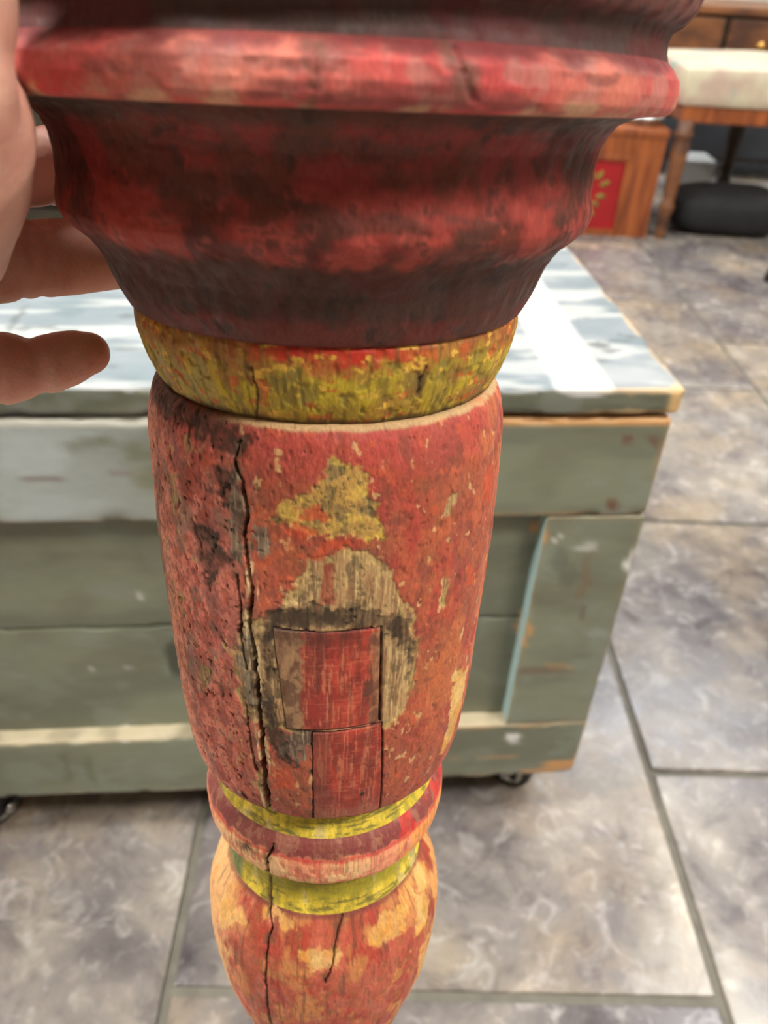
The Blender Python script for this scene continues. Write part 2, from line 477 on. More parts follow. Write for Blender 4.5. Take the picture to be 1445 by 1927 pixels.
CRACK = {
  'main': [(-22.1,-29.4),(-19.6,-25.7),(-18.4,-19.5),(-19.5,-13.3),(-19.0,-7.1),(-17.9,0.5),(-19.8,9.1),(-18.4,19.0),(-18.2,31.3),(-18.1,42.8),(-18.2,53.5),(-18.9,68.4)],
  'top': [(-20.0,-33.6),(-21.2,-31.4),(-22.1,-29.4)],
  'side': [(-22.6,-3.9),(-22.2,4.1),(-23.5,12.8),(-22.1,21.3)],
  'lowleft': [(-23.3,32.5),(-22.8,44.0),(-21.7,52.6)],
  'inr': [(21.5,8.0),(22.3,21.3),(23.3,36.1)],
  'inb': [(-16.1,37.0),(-5.0,36.4),(9.0,35.1),(23.2,35.2)],
  'int_': [(-12.1,8.2),(5.2,7.5),(21.5,8.0)],
  'inl': [(-12.1,8.2),(-12.0,19.3),(-11.6,31.6),(-7.7,37.2)],
  'lr': [(24.1,36.7),(25.8,50.1),(28.0,68.4)],
  'lm': [(0.1,36.9),(-0.3,67.8)],
  'arc': [(-13.9,4.2),(-4.1,2.2),(8.3,2.6),(16.2,3.2),(24.8,6.4),(32.0,12.9)],
  'bead1': [(-18.9,81.8),(-22.0,87.0),(-22.6,94.6)],
  'beadg': [(-28.3,102.9),(-28.1,110.5)],
  'bulb1': [(-26.8,110.2),(-26.4,113.6),(-23.1,117.1),(-23.4,122.3),(-23.4,136.6),(-23.7,158.7)],
  'bulb2': [(14.2,112.1),(9.9,118.0),(6.7,127.4),(4.8,131.4)],
  'col1': [(-15.6,-49.3),(-14.5,-43.9),(-17.5,-37.4)],
  'col2': [(29.9,-49.4),(30.0,-43.8)],
  'ring1': [(18.6,-100.6),(19.8,-97.9),(21.2,-94.2)],
  'ring2': [(2.5,-99.5),(3.1,-96.5),(2.5,-93.4)],
}

LEG_LEN = 602.4
AXIS_DOWN = np.array([0.01696192, -0.15282848, -0.98810715])
LEG_FOOT = (-0.00405647, 0.07869636, 0.0)
zl = -AXIS_DOWN / np.linalg.norm(AXIS_DOWN)
yl = fwd - (fwd @ zl) * zl
yl /= np.linalg.norm(yl)
xl = np.cross(yl, zl)
leg = empty('turned_table_leg')
lm = Matrix.Identity(4)
for i in range(3):
    lm[i][0], lm[i][1], lm[i][2], lm[i][3] = xl[i], yl[i], zl[i], LEG_FOOT[i]
leg.matrix_world = lm
tag(leg, 'thick red turned wooden leg with flaking paint, yellow bands and a long crack', 'table leg')

BED = [[(-12.1, 8.2), (21.6, 8.0), (23.2, 35.4), (-9.0, 36.6)], [(-0.2, 36.9), (23.8, 35.8), (26.8, 68.0), (-0.2, 68.0)]]
INLAY = [[(-12.0, 8.3), (20.9, 8.1), (22.2, 35.2), (-8.9, 36.4)], [(-0.1, 37.0), (23.3, 35.9), (26.3, 68.0), (-0.1, 68.0)]]
R0 = 40.0      # arc length scale, mm per radian
D2A = math.pi / 180 * R0


def arc(pts):
    return [(a * D2A, s) for a, s in pts]


CRACK_W = {  # half width mm at start, middle, end ; depth mm
    'main': (0.22, 0.42, 0.85, 4.0), 'top': (0.10, 0.14, 0.2, 1.0), 'side': (0.1, 0.3, 0.1, 1.4), 'lowleft': (0.1, 0.2, 0.35, 1.6),
    'bead1': (0.15, 0.35, 0.35, 2.0), 'beadg': (0.15, 0.2, 0.15, 0.8),
    'bulb1': (0.2, 0.3, 0.25, 1.6), 'bulb2': (0.2, 0.2, 0.1, 1.2), 'col1': (0.1, 0.2, 0.1, 0.4), 'col2': (0.1, 0.16, 0.1, 0.4),
    'ring1': (0.12, 0.2, 0.2, 0.4), 'ring2': (0.1, 0.12, 0.1, 0.3), 'lm': (0.08, 0.12, 0.1, 0.5)}
# colours of the paint layers and of the wood under them
ORANGE, CRIMSON, PINK = srgb(166, 78, 56), srgb(158, 56, 50), srgb(196, 96, 86)
SALMON, PURPLE, DKRED = srgb(214, 122, 96), srgb(96, 52, 56), srgb(112, 38, 34)
OCHRE, TAN, GREYW = srgb(184, 142, 78), srgb(176, 138, 98), srgb(116, 98, 84)
YEL, OLIVE, GOLD = srgb(206, 178, 44), srgb(146, 128, 58), srgb(226, 168, 66)
DARK, GRIME, CREAM = srgb(34, 26, 24), srgb(78, 58, 48), srgb(222, 186, 142)
VERM = srgb(206, 62, 40)


def leg_colour(part, th, s):
    """paint colour and inward relief (mm) over a turned member"""
    a = th * D2A
    w = fbm(a / 3.0, s / 3.0, 4, 1) - 0.5
    w2 = fbm(a / 0.9, s / 1.1, 3, 2) - 0.5
    wob = w * 3.0 + w2 * 1.6                        # raggedness of paint edges, mm
    n1 = fbm(a / 16, s / 22, 4, 3)
    n2 = fbm(a / 6, s / 9, 5, 4)
    n3 = fbm(a / 2.2, s / 3.2, 4, 5)
    n4 = fbm(a / 0.7, s / 1.0, 3, 6)
    streak = fbm(a / 0.8, s / 9.0, 4, 7)
    lines = fbm(a / 0.35, s / 7.0, 3, 2)
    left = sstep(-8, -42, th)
    one = np.ones(th.shape)
    rel = (n2 - 0.5) * 0.35 + (n3 - 0.5) * 0.25 + (n4 - 0.5) * 0.12
    deep = DARK[None, :]
    if part in ('cap', 'ring', 'urn'):
        if part == 'ring':
            c = mix(one[:, None] * srgb(186, 88, 84), srgb(202, 112, 98), sstep(0.36, 0.66, n2))
            c = mix(c, srgb(190, 66, 70), sstep(0.46, 0.66, n1) * 0.8)
            c = mix(c, srgb(178, 124, 116), sstep(0.46, 0.68, n3) * 0.55)
            c = mix(c, srgb(116, 64, 62), sstep(0.50, 0.68, fbm(a / 5, s / 2.5, 4, 6)) * 0.6)
            c = mix(c, srgb(110, 40, 42), sstep(-98.6, -100.8, s + w * 3) * 0.85)
            c = mix(c, CREAM, sstep(-94.4, -93.4, s + w * 3) * sstep(0.5, 0.7, n3) * 0.4)
            rel = rel * 0.6
        elif part == 'cap':
            c = mix(one[:, None] * srgb(84, 36, 36), srgb(70, 46, 44), sstep(0.38, 0.62, n2))
            c = mix(c, srgb(150, 92, 88), sstep(-106.0, -108.5, s + w * 4) * sstep(0.36, 0.6, n3))
            c = mix(c, srgb(70, 54, 48), sstep(0.52, 0.68, n3) * 0.5)
            rel = rel * 0.5
        else:
            low = sstep(-84, -76, s + w * 10) * sstep(-66.5, -71, s + w * 4)  # lit bulge, painted lighter than the upper urn in the ring's shade
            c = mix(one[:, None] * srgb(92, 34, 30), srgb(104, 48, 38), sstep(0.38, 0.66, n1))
            c = mix(c, srgb(140, 46, 44), sstep(0.48, 0.68, n2 + 0.10 * low) * 0.9)
            c = mix(c, srgb(158, 64, 56), low * sstep(0.40, 0.62, n2) * 0.9)
            c = mix(c, srgb(186, 80, 72), low * sstep(0.52, 0.70, n3) * 0.8)
            c = mix(c, srgb(66, 40, 32), sstep(-71.0, -68.5, s + w * 4) * 0.85)
            c = mix(c, srgb(108, 46, 40), sstep(-60, -57.5, s + w * 3) * 0.85)
            c = mix(c, srgb(72, 50, 42), sstep(0.50, 0.68, fbm(a / 9, s / 5, 4, 1)) * 0.6)
            c = mix(c, srgb(66, 52, 44), sstep(-88.5, -91.5, s + w * 3) * 0.75)  # shade under the ring overhang, put into the colour
            c = mix(c, srgb(48, 34, 30), sstep(0.64, 0.72, n3) * 0.6)
            rel = rel * 0.7
    elif part == 'collar':
        c = mix(one[:, None] * srgb(196, 168, 46), srgb(168, 140, 48), sstep(0.36, 0.64, n2))
        c = mix(c, srgb(140, 122, 62), sstep(0.46, 0.66, n3 + 0.08 * left) * 0.75)
        c = mix(c, srgb(182, 164, 92), left * sstep(0.35, 0.6, n2) * 0.75)
        c = mix(c, srgb(160, 110, 56), sstep(0.50, 0.66, fbm(a / 6, s / 5, 5, 1)) * 0.65)
        top = sstep(-46.5, -52.5, s + w * 10 + (n2 - .5) * 9)
        c = mix(c, mix(one[:, None] * srgb(150, 74, 48), srgb(176, 112, 56), sstep(0.46, 0.6, n3)), top * 0.85 * (1 - 0.55 * left))
        c = mix(c, srgb(190, 46, 36), sstep(-49.6, -52.0, s + w * 5) * sstep(-22, -6, th) * sstep(36, 14, th) * 0.9)
        c = mix(c, srgb(196, 92, 48), sstep(0.63, 0.69, fbm(a / 3, s / 2, 4, 0)) * 0.7)
        c = mix(c, srgb(224, 178, 72), sstep(0.64, 0.70, fbm(a / 2.5, s / 2, 4, 3)) * 0.8)
        c = mix(c, srgb(96, 80, 44), sstep(0.58, 0.7, streak) * 0.5)
        c = mix(c, srgb(60, 46, 34), sstep(-39.6, -38.0, s + w * 2) * 0.8)
        rel = rel + sstep(0.5, 0.62, n3) * 0.2
    elif part in ('groove', 'groove2'):
        c = mix(one[:, None] * srgb(204, 176, 58), srgb(230, 200, 76), sstep(0.4, 0.62, n2))
        c = mix(c, srgb(156, 140, 56), sstep(0.46, 0.66, n3) * 0.8)
        c = mix(c, srgb(84, 80, 52), sstep(0.56, 0.66, fbm(a / 6, s / 0.7, 4, 1)) * 0.7)
        if part == 'groove2':
            c = mix(c, srgb(150, 138, 40), sstep(109, 104, s + w * 3) * 0.8)
            c = mix(c, srgb(72, 88, 66), sstep(-48, -58, th) * 0.8)
        c = mix(c, srgb(190, 168, 120), sstep(0.62, 0.7, n2) * 0.7)
        rel = rel * 0.5
    elif part == 'bead':
        c = mix(one[:, None] * srgb(232, 150, 118), srgb(240, 188, 140), sstep(0.42, 0.6, n2))
        c = mix(c, srgb(214, 104, 84), sstep(0.52, 0.64, n3) * 0.7)
        c = mix(c, srgb(238, 150, 84), sstep(25, 55, th) * sstep(0.4, 0.55, n2))
        top = sstep(84.6, 83.2, s + w * 3)
        c = mix(c, mix(one[:, None] * srgb(120, 52, 56), srgb(150, 96, 84), sstep(0.5, 0.62, n3)), top * 0.95)
        c = mix(c, srgb(206, 60, 60), sstep(85.8, 84.4, s + w * 2) * sstep(83.4, 84.4, s + w * 2) * 0.8)
        c = mix(c, srgb(206, 50, 50), top * sstep(28, 45, th) * sstep(0.38, 0.56, n2) * 0.75)
        c = mix(c, srgb(150, 92, 66), sstep(0.60, 0.68, lines) * 0.5)
        c = mix(c, srgb(150, 84, 78), sstep(94.2, 95.2, s + w) * 0.7)
        rel = rel * 0.6
    elif part == 'bulb':
        c = mix(one[:, None] * srgb(184, 92, 72), srgb(160, 72, 52), sstep(0.38, 0.64, n1))
        c = mix(c, srgb(206, 112, 92), sstep(0.46, 0.66, n2) * (0.35 + 0.6 * left))
        c = mix(c, srgb(166, 58, 48), sstep(0.50, 0.68, fbm(a / 5, s / 9, 4, 1)) * 0.75)
        c = mix(c, srgb(150, 92, 60), sstep(0.56, 0.68, n3) * 0.6)
        c = mix(c, srgb(226, 176, 120), sstep(-42, -60, th + w * 30) * 0.8)
        c = mix(c, srgb(224, 160, 92), sstep(40, 62, th + w * 60) * sstep(0.42, 0.54, n2) * 0.85)
        c = mix(c, srgb(204, 140, 84), sstep(0.56, 0.70, fbm(a / 8, s / 9, 5, 2)) * 0.6)
        c = mix(c, srgb(116, 62, 58), sstep(113.4, 112.2, s + w) * 0.7)
        c = mix(c, srgb(90, 56, 50), sstep(0.62, 0.70, streak) * 0.5)
    elif part == 'shaft':
        c = mix(one[:, None] * srgb(180, 84, 66), srgb(150, 56, 46), sstep(0.42, 0.6, n1))
        c = mix(c, srgb(206, 150, 88), sstep(0.58, 0.64, n2) * 0.8)
        c = mix(c, YEL, sstep(221, 223, s) * sstep(226, 224.5, s))
    else:   # baluster body
        c = mix(one[:, None] * srgb(164, 78, 58), srgb(170, 66, 56), sstep(0.36, 0.66, n1 + 0.12 * left))
        c = mix(c, srgb(150, 82, 60), sstep(0.42, 0.68, n2) * (1 - left) * 0.8)
        c = mix(c, srgb(184, 92, 62), sstep(0.45, 0.7, fbm(a / 4, s / 6, 5, 0)) * (1 - left) * 0.7)
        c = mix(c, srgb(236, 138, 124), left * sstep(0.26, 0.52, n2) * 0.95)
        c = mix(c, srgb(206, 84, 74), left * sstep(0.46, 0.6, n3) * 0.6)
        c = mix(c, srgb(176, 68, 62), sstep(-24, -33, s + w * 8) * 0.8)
        c = mix(c, srgb(230, 152, 128), sstep(-40, -66, th) * 0.7)  # grazing light along the left edge, put into the colour
        c = mix(c, srgb(206, 112, 88), sstep(50, 74, th) * sstep(0.35, 0.6, n2) * 0.7)  # painted edge light on the right
        # purple-brown grime rubbed over the left face
        c = mix(c, srgb(104, 62, 64), sstep(0.50, 0.70, fbm(a / 7, s / 14, 5, 0) + 0.05 * left) * (0.25 + 0.4 * left))
        c = mix(c, srgb(124, 60, 54), left * sstep(0.56, 0.66, n4) * 0.45)
        c = mix(c, srgb(136, 112, 98), left * sstep(0.56, 0.70, fbm(a / 4, s / 7, 4, 3)) * 0.6)
        c = mix(c, srgb(112, 64, 52), sstep(0.52, 0.72, n3) * (0.45 - 0.1 * left))
        c = mix(c, srgb(112, 56, 46), sstep(0.55, 0.72, n4) * 0.35)
        c = mix(c, srgb(206, 160, 112), sstep(0.70, 0.76, fbm(a / 2.0, s / 3.4, 4, 6)) * 0.7)
        c = mix(c, srgb(190, 84, 56), sstep(0.64, 0.72, fbm(a / 2.2, s / 2.6, 4, 7)) * 0.55)
        # bare rim where the collar sits
        c = mix(c, srgb(188, 150, 112), sstep(-36.2, -36.9, s + w * 0.8) * sstep(-34, -20, th + 2) * 0.9)
        c = mix(c, GRIME, sstep(-33.0, -36.2, s + w * 2) * sstep(-14, -30, th) * 0.75)
        c = mix(c, srgb(196, 104, 62), sstep(0.54, 0.66, n2) * sstep(30, 45, th) * 0.5)
        c = mix(c, srgb(120, 48, 42), sstep(67.0, 68.4, s + w) * 0.7)
    if part in ('body', 'bulb', 'bead', 'groove', 'groove2', 'collar', 'ring', 'inlay'):
        def patch(kind, spread=1.0):
            out = np.full(th.shape, -99.0)
            for p in PATCH[kind]:
                lo = min(q[1] for q in p) - 6
                hi = max(q[1] for q in p) + 6
                k = (s > lo) & (s < hi)
                if k.any():
                    out[k] = np.maximum(out[k], poly_sd(a[k], s[k], arc(p)))
            return out + wob * spread

        if part != 'inlay':
            d = patch('ochre', 1.5)
            k = sstep(-0.5, 0.6, d) * (0.82 + 0.5 * (n4 - 0.4))
            oc = mix(one[:, None] * OCHRE, srgb(136, 112, 70), sstep(0.42, 0.6, n3))
            oc = mix(oc, srgb(212, 172, 72), sstep(0.56, 0.64, n2) * 0.9)
            oc = mix(oc, srgb(84, 66, 48), sstep(0.60, 0.68, n4) * 0.7)
            oc = mix(oc, srgb(224, 180, 84), sstep(0.5, 0.66, fbm(a / 4, s / 3, 4, 1)) * 0.6)
            c = c * (1 - k[:, None]) + oc * k[:, None]
            rel = rel + k * 0.25
            d = patch('wood', 1.3)
            k = np.clip(sstep(-0.4, 0.5, d) * (0.85 + 0.5 * (n3 - 0.4)), 0, 1)
            oc = mix(one[:, None] * TAN, srgb(132, 100, 72), sstep(0.42, 0.62, streak))
            oc = mix(oc, srgb(206, 172, 126), sstep(0.52, 0.66, lines) * 0.6)
            oc = mix(oc, srgb(92, 68, 50), sstep(0.58, 0.68, n3) * 0.6)
            oc = mix(oc, srgb(212, 170, 108), sstep(1.6, 0.2, np.abs(d - 0.5)) * sstep(0.4, 0.6, n3) * 0.5)
            c = c * (1 - k[:, None]) + oc * k[:, None]
            rel = rel + k * (0.3 + (lines - 0.5) * 0.35)
            d = patch('yellow', 1.4)
            k = sstep(-0.6, 0.7, d)
            oc = mix(one[:, None] * srgb(222, 166, 78), srgb(200, 150, 92), sstep(0.40, 0.6, n3))
            oc = mix(oc, srgb(228, 188, 124), sstep(0.5, 0.66, n2) * 0.7)
            k = k * np.clip(0.7 + 0.9 * (n3 - 0.42), 0.3, 1)
            c = c * (1 - k[:, None]) + oc * k[:, None] 
            rel = rel + k * 0.15
            d = patch('redinlay', 0.4)
            k = sstep(-0.5, 0.6, d) * 0.7
            c = mix(c, srgb(150, 58, 48), k)
        d = patch('greywood', 1.8)
        k = sstep(-0.6, 0.8, d) * 0.9
        oc = mix(one[:, None] * GREYW, srgb(82, 66, 58), sstep(0.42, 0.6, n3))
        oc = mix(oc, srgb(160, 140, 118), sstep(0.55, 0.66, lines) * 0.6)
        c = c * (1 - k[:, None]) + oc * k[:, None]
        d = patch('grime', 1.6)
        k = sstep(-1.2, 1.2, d) * (0.75 + 1.0 * (n3 - 0.4))
        c = mix(c, srgb(58, 42, 35), np.clip(k, 0, 0.92))
        rel = rel + sstep(-0.4, 0.8, d) * 0.25
        d = patch('brightred', 1.6)
        c = mix(c, srgb(192, 76, 50), sstep(-0.5, 0.6, d) * 0.75)
        if part != 'inlay':
            for nm, (wa, wm, we, dep) in CRACK_W.items():
                ln = arc(CRACK[nm])
                lo = min(q[1] for q in ln) - 3
                hi = max(q[1] for q in ln) + 3
                k = np.where((s > lo) & (s < hi))[0]
                if not len(k):
                    continue
                dd, fr = seg_dist(a[k] + (n3[k] - 0.5) * 1.6 + (n4[k] - .5) * 0.5, s[k], ln)
                hw = np.where(fr < 0.5, wa + (wm - wa) * fr * 2, wm + (we - wm) * (fr * 2 - 1))
                hw = hw * (0.65 + 0.8 * n2[k])
                q = sstep(hw + 0.18, hw * 0.55, dd)
                rel[k] = rel[k] + q * dep
                c[k] = mix(c[k], DARK, np.clip(q * 1.1, 0, 1) * (0.35 if part == 'ring' else 0.9))
                rim = sstep(hw + 1.6, hw + 0.2, dd) * (1 - q) * sstep(0.42, 0.6, n3[k])
                c[k] = mix(c[k], srgb(96, 66, 52), rim * 0.7)
                if nm == 'main':
                    lip = sstep(hw + 1.8, hw + 0.4, dd) * (1 - q) * sstep(0.52, 0.6, streak[k]) * (s[k] > -8)
                    c[k] = mix(c[k], srgb(214, 178, 140), lip * 0.8)
            # beds of the let-in repair blocks
            for qd in BED:
                d = poly_sd(a, s, arc(qd))
                rel = rel + sstep(-0.02, 0.2, d) * 2.2
                c = mix(c, DARK, sstep(-0.12, 0.1, d) * 0.8)
            # worm holes and pits on the left
            pit = (part == 'body') * sstep(0.78, 0.80, fbm(a / 1.1, s / 1.7, 2, 1)) * (0.3 + 0.7 * left)
            rel = rel + pit * 0.6
            c = mix(c, DARK, pit * 0.85)
    c = c * (np.array([1.2, 1.36, 1.25]) if part == 'body' else np.array([1.16, 1.2, 1.12]))
    flake = sstep(0.5, 0.56, n3) * 0.10
    return c, rel + flake


def leg_radius(part, s):
    p = np.array(PROF[part], float)
    # rounded profile: dense linear interpolation, then a short running mean
    ss = np.linspace(p[0, 0], p[-1, 0], 1200)
    rr = np.interp(ss, p[:, 0], p[:, 1])
    k = max(3, int(0.012 * 1200)) | 1
    pad = k // 2
    sm = np.convolve(np.pad(rr, pad, mode='edge'), np.ones(k) / k, mode='valid')
    wgt = np.clip(np.minimum(np.arange(1200), np.arange(1200)[::-1]) / (pad + 1.0), 0, 1)
    return np.interp(s, ss, rr * (1 - wgt) + sm * wgt)


M_LEG = paint_mat('flaking_paint', rough=0.56, grain=1500.0, bump=0.55, bump_dist=0.0004, speckle=0.22, spec=0.35)

FRONT = 112.0


def build_turning(part, fine_t, fine_s):
    p = PROF[part]
    s0, s1 = p[0][0], p[-1][0]
    rmax = max(q[1] for q in p)
    nf = int(2 * FRONT * math.pi / 180 * rmax / fine_t)
    th = np.concatenate([np.linspace(-FRONT, FRONT, nf), np.linspace(FRONT, 360 - FRONT, 40)[1:-1]])
    ns = max(8, int((s1 - s0) / fine_s))
    ss = np.linspace(s0, s1, ns)
    if part in ('ring', 'cap', 'urn', 'collar', 'bead', 'body'):      # follow steep ends
        arcl = np.cumsum(np.concatenate([[0], np.hypot(np.diff(np.linspace(s0, s1, 4000)), np.diff(leg_radius(part, np.linspace(s0, s1, 4000))))]))
        ss = np.interp(np.linspace(0, arcl[-1], max(ns, int(arcl[-1] / fine_s))), arcl, np.linspace(s0, s1, 4000))
        ns = len(ss)
    T, S = np.meshgrid(th, ss)
    T2 = np.where(T > 180, T - 360, T).ravel()
    S = S.ravel()
    r = leg_radius(part, S)
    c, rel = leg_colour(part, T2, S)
    fade = sstep(s0, s0 + 0.7, S) * sstep(s1, s1 - 0.7, S)
    big = (fbm(T2 * D2A / 22 + 50, S / 30, 2, 0) - 0.5) * 0.5
    rad = (r - (rel + big) * (0.25 + 0.75 * fade)) / 1000
    tr = np.radians(T.ravel())
    V = np.stack([rad * np.sin(tr), -rad * np.cos(tr), (LEG_LEN - S) / 1000], 1)
    nt_ = len(th)
    i, j = np.meshgrid(np.arange(ns - 1), np.arange(nt_), indexing='ij')
    j2 = (j + 1) % nt_
    F = np.stack([i * nt_ + j, (i + 1) * nt_ + j, (i + 1) * nt_ + j2, i * nt_ + j2], -1).reshape(-1, 4)
    if part in ('cap', 'shaft'):     # close the ends
        k = 0 if part == 'cap' else (ns - 1) * nt_
        V = np.concatenate([V, [[0, 0, (LEG_LEN - (s0 if part == 'cap' else s1)) / 1000]]])
        c = np.concatenate([c, c[:1]])
        mid = len(V) - 1
        jj = np.arange(nt_)
        if part == 'cap':
            T3 = np.stack([np.full(nt_, mid), k + jj, k + (jj + 1) % nt_], 1)
        else:
            T3 = np.stack([np.full(nt_, mid), k + (jj + 1) % nt_, k + jj], 1)
        T3 = np.concatenate([T3, T3[:, 2:]], 1)
        me = bpy.data.meshes.new(part)
        me.from_pydata(V.tolist(), [], F.tolist() + T3[:, :3].tolist())
        at = me.attributes.new('paint', 'FLOAT_COLOR', 'POINT')
        at.data.foreach_set('color', np.concatenate([np.clip(c, 0, 1), np.ones((len(c), 1))], 1).astype(np.float32).ravel())
    else:
        me = mesh_arrays(part, V, F, c)
    return link_mesh(PART_NAMES[part], me, M_LEG, leg)


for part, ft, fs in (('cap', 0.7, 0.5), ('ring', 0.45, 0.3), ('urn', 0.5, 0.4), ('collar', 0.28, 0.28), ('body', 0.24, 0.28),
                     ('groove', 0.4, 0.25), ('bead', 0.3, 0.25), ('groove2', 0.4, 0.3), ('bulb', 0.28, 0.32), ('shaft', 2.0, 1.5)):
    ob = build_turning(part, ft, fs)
    if part == 'body':
        ob['label'] = 'baluster with a worn bare-wood patch and a long vertical crack'


def inlay_block(quad):
    """a let-in block of wood flush with the turning, with thickness"""
    q = np.array(quad, float)
    nu = int((q[1, 0] - q[0, 0]) * D2A / 0.25)
    nv = int((q[3, 1] - q[0, 1]) / 0.28)
    u, v = np.meshgrid(np.linspace(0, 1, nu), np.linspace(0, 1, nv))
    P = (q[0] * ((1 - u) * (1 - v))[..., None] + q[1] * (u * (1 - v))[..., None] + q[2] * (u * v)[..., None] + q[3] * ((1 - u) * v)[..., None])
    th, s = P[..., 0].ravel(), P[..., 1].ravel()
    a = th * D2A
    W_ = (q[1, 0] - q[0, 0]) * D2A
    H_ = q[3, 1] - q[0, 1]
    eu = np.minimum(u, 1 - u).ravel() * W_
    ev = np.minimum(v, 1 - v).ravel() * H_
    edge = np.minimum(eu, ev)
    n2 = fbm(a / 6, s / 9, 5, 4)
    n3 = fbm(a / 2.2, s / 3.2, 4, 5)
    lines = fbm(a / 0.4, s / 9.0, 3, 2)
    streak = fbm(a / 1.0, s / 14.0, 4, 7)
    cross = fbm(a / 5.0, s / 0.35, 3, 6)
    c = mix(np.ones((len(a), 1)) * srgb(158, 56, 46), srgb(188, 72, 56), sstep(0.42, 0.6, n2))
    c = mix(c, srgb(138, 62, 48), sstep(0.5, 0.64, streak) * 0.7)
    c = mix(c, srgb(214, 132, 96), sstep(0.58, 0.66, lines) * 0.55)
    c = mix(c, srgb(206, 120, 90), sstep(0.6, 0.68, cross) * 0.35)
    c = mix(c, srgb(112, 48, 40), sstep(0.56, 0.66, n3) * 0.5)
    if quad is INLAY[0]:
        k = sstep(-2.0, -4.0, th + (n3 - .5) * 6) 
        oc = mix(np.ones((len(a), 1)) * srgb(164, 126, 90), srgb(116, 84, 62), sstep(0.45, 0.6, n3))
        c = c * (1 - k[:, None]) + oc * k[:, None]
        k = sstep(17, 20, th + (n3 - .5) * 8) * 0.8
        c = c * (1 - k[:, None]) + oc * k[:, None]
        c = mix(c, srgb(74, 46, 38), sstep(14, 9, s + (n3 - .5) * 8) * sstep(20, 10, th) * 0.6)
        c = mix(c, srgb(80, 40, 36), sstep(0.55, 0.62, fbm(a / 3, s / 12, 3, 1)) * 0.4)
    else:
        c = mix(c, srgb(92, 60, 48), sstep(8, 4, th + (n3 - .5) * 8) * 0.45)
        c = mix(c, srgb(176, 110, 84), sstep(60, 66, s + (n3 - .5) * 8) * 0.6)
        d = np.hypot(a - 18.0 * D2A, (s - 58.5))
        c = mix(c, DARK, sstep(1.0, 0.5, d) * 0.9)
    c = mix(c, DARK, sstep(0.15, 0.0, edge) * 0.6)
    rel = (n2 - 0.5) * 0.3 + (n3 - 0.5) * 0.2 + (lines - 0.5) * 0.22 + sstep(0.3, 0.0, edge) * 0.25 + 0.04
    rad = (leg_radius('body', np.clip(s, -37, 67.8)) - rel) / 1000
    tr = np.radians(th)
    rb = (leg_radius('body', np.clip(s, -37, 67.8)) - 2.6) / 1000
    z = (LEG_LEN - s) / 1000
    V = np.stack([rad * np.sin(tr), -rad * np.cos(tr), z], 1)
    i, j = np.meshgrid(np.arange(nv - 1), np.arange(nu - 1), indexing='ij')
    F = np.stack([i * nu + j, (i + 1) * nu + j, (i + 1) * nu + j + 1, i * nu + j + 1], -1).reshape(-1, 4)
    loop = [k for k in range(nu)] + [k * nu + nu - 1 for k in range(1, nv)] + [(nv - 1) * nu + k for k in range(nu - 2, -1, -1)] + [k * nu for k in range(nv - 2, 0, -1)]
    loop = np.array(loop)
    B = np.stack([rb[loop] * np.sin(tr[loop]), -rb[loop] * np.cos(tr[loop]), z[loop]], 1)
    n0 = len(V)
    nl = len(loop)
    k = np.arange(nl)
    SF = np.stack([loop, loop[(k + 1) % nl], n0 + (k + 1) % nl, n0 + k], 1)
    V = np.concatenate([V, B])
    c = np.concatenate([c, np.ones((nl, 1)) * DARK])
    me = mesh_arrays('inlay_block', V, np.concatenate([F, SF]), c)
    o = link_mesh('inlay_block', me, M_LEG, leg)
    return o


o = inlay_block(INLAY[0])
o['label'] = 'square repair block let into the baluster'
o = inlay_block(INLAY[1])
o['label'] = 'narrow repair block below the square one'


# ------------------------------------------------------------------ hand holding the leg
HR3 = np.array([rgt2, dwn2, fwd])            # hand frame: across, down, away
HC = np.array([0, 0, CAM_H])


def hpt(u, v, z):
    """a point of the hand: direction (u, v) at distance z in the hand frame"""
    q = np.array([(u - 722.5) / FOCAL_PX * z, (v - 963.5) / FOCAL_PX * z, z])
    return HC + HR3.T @ q


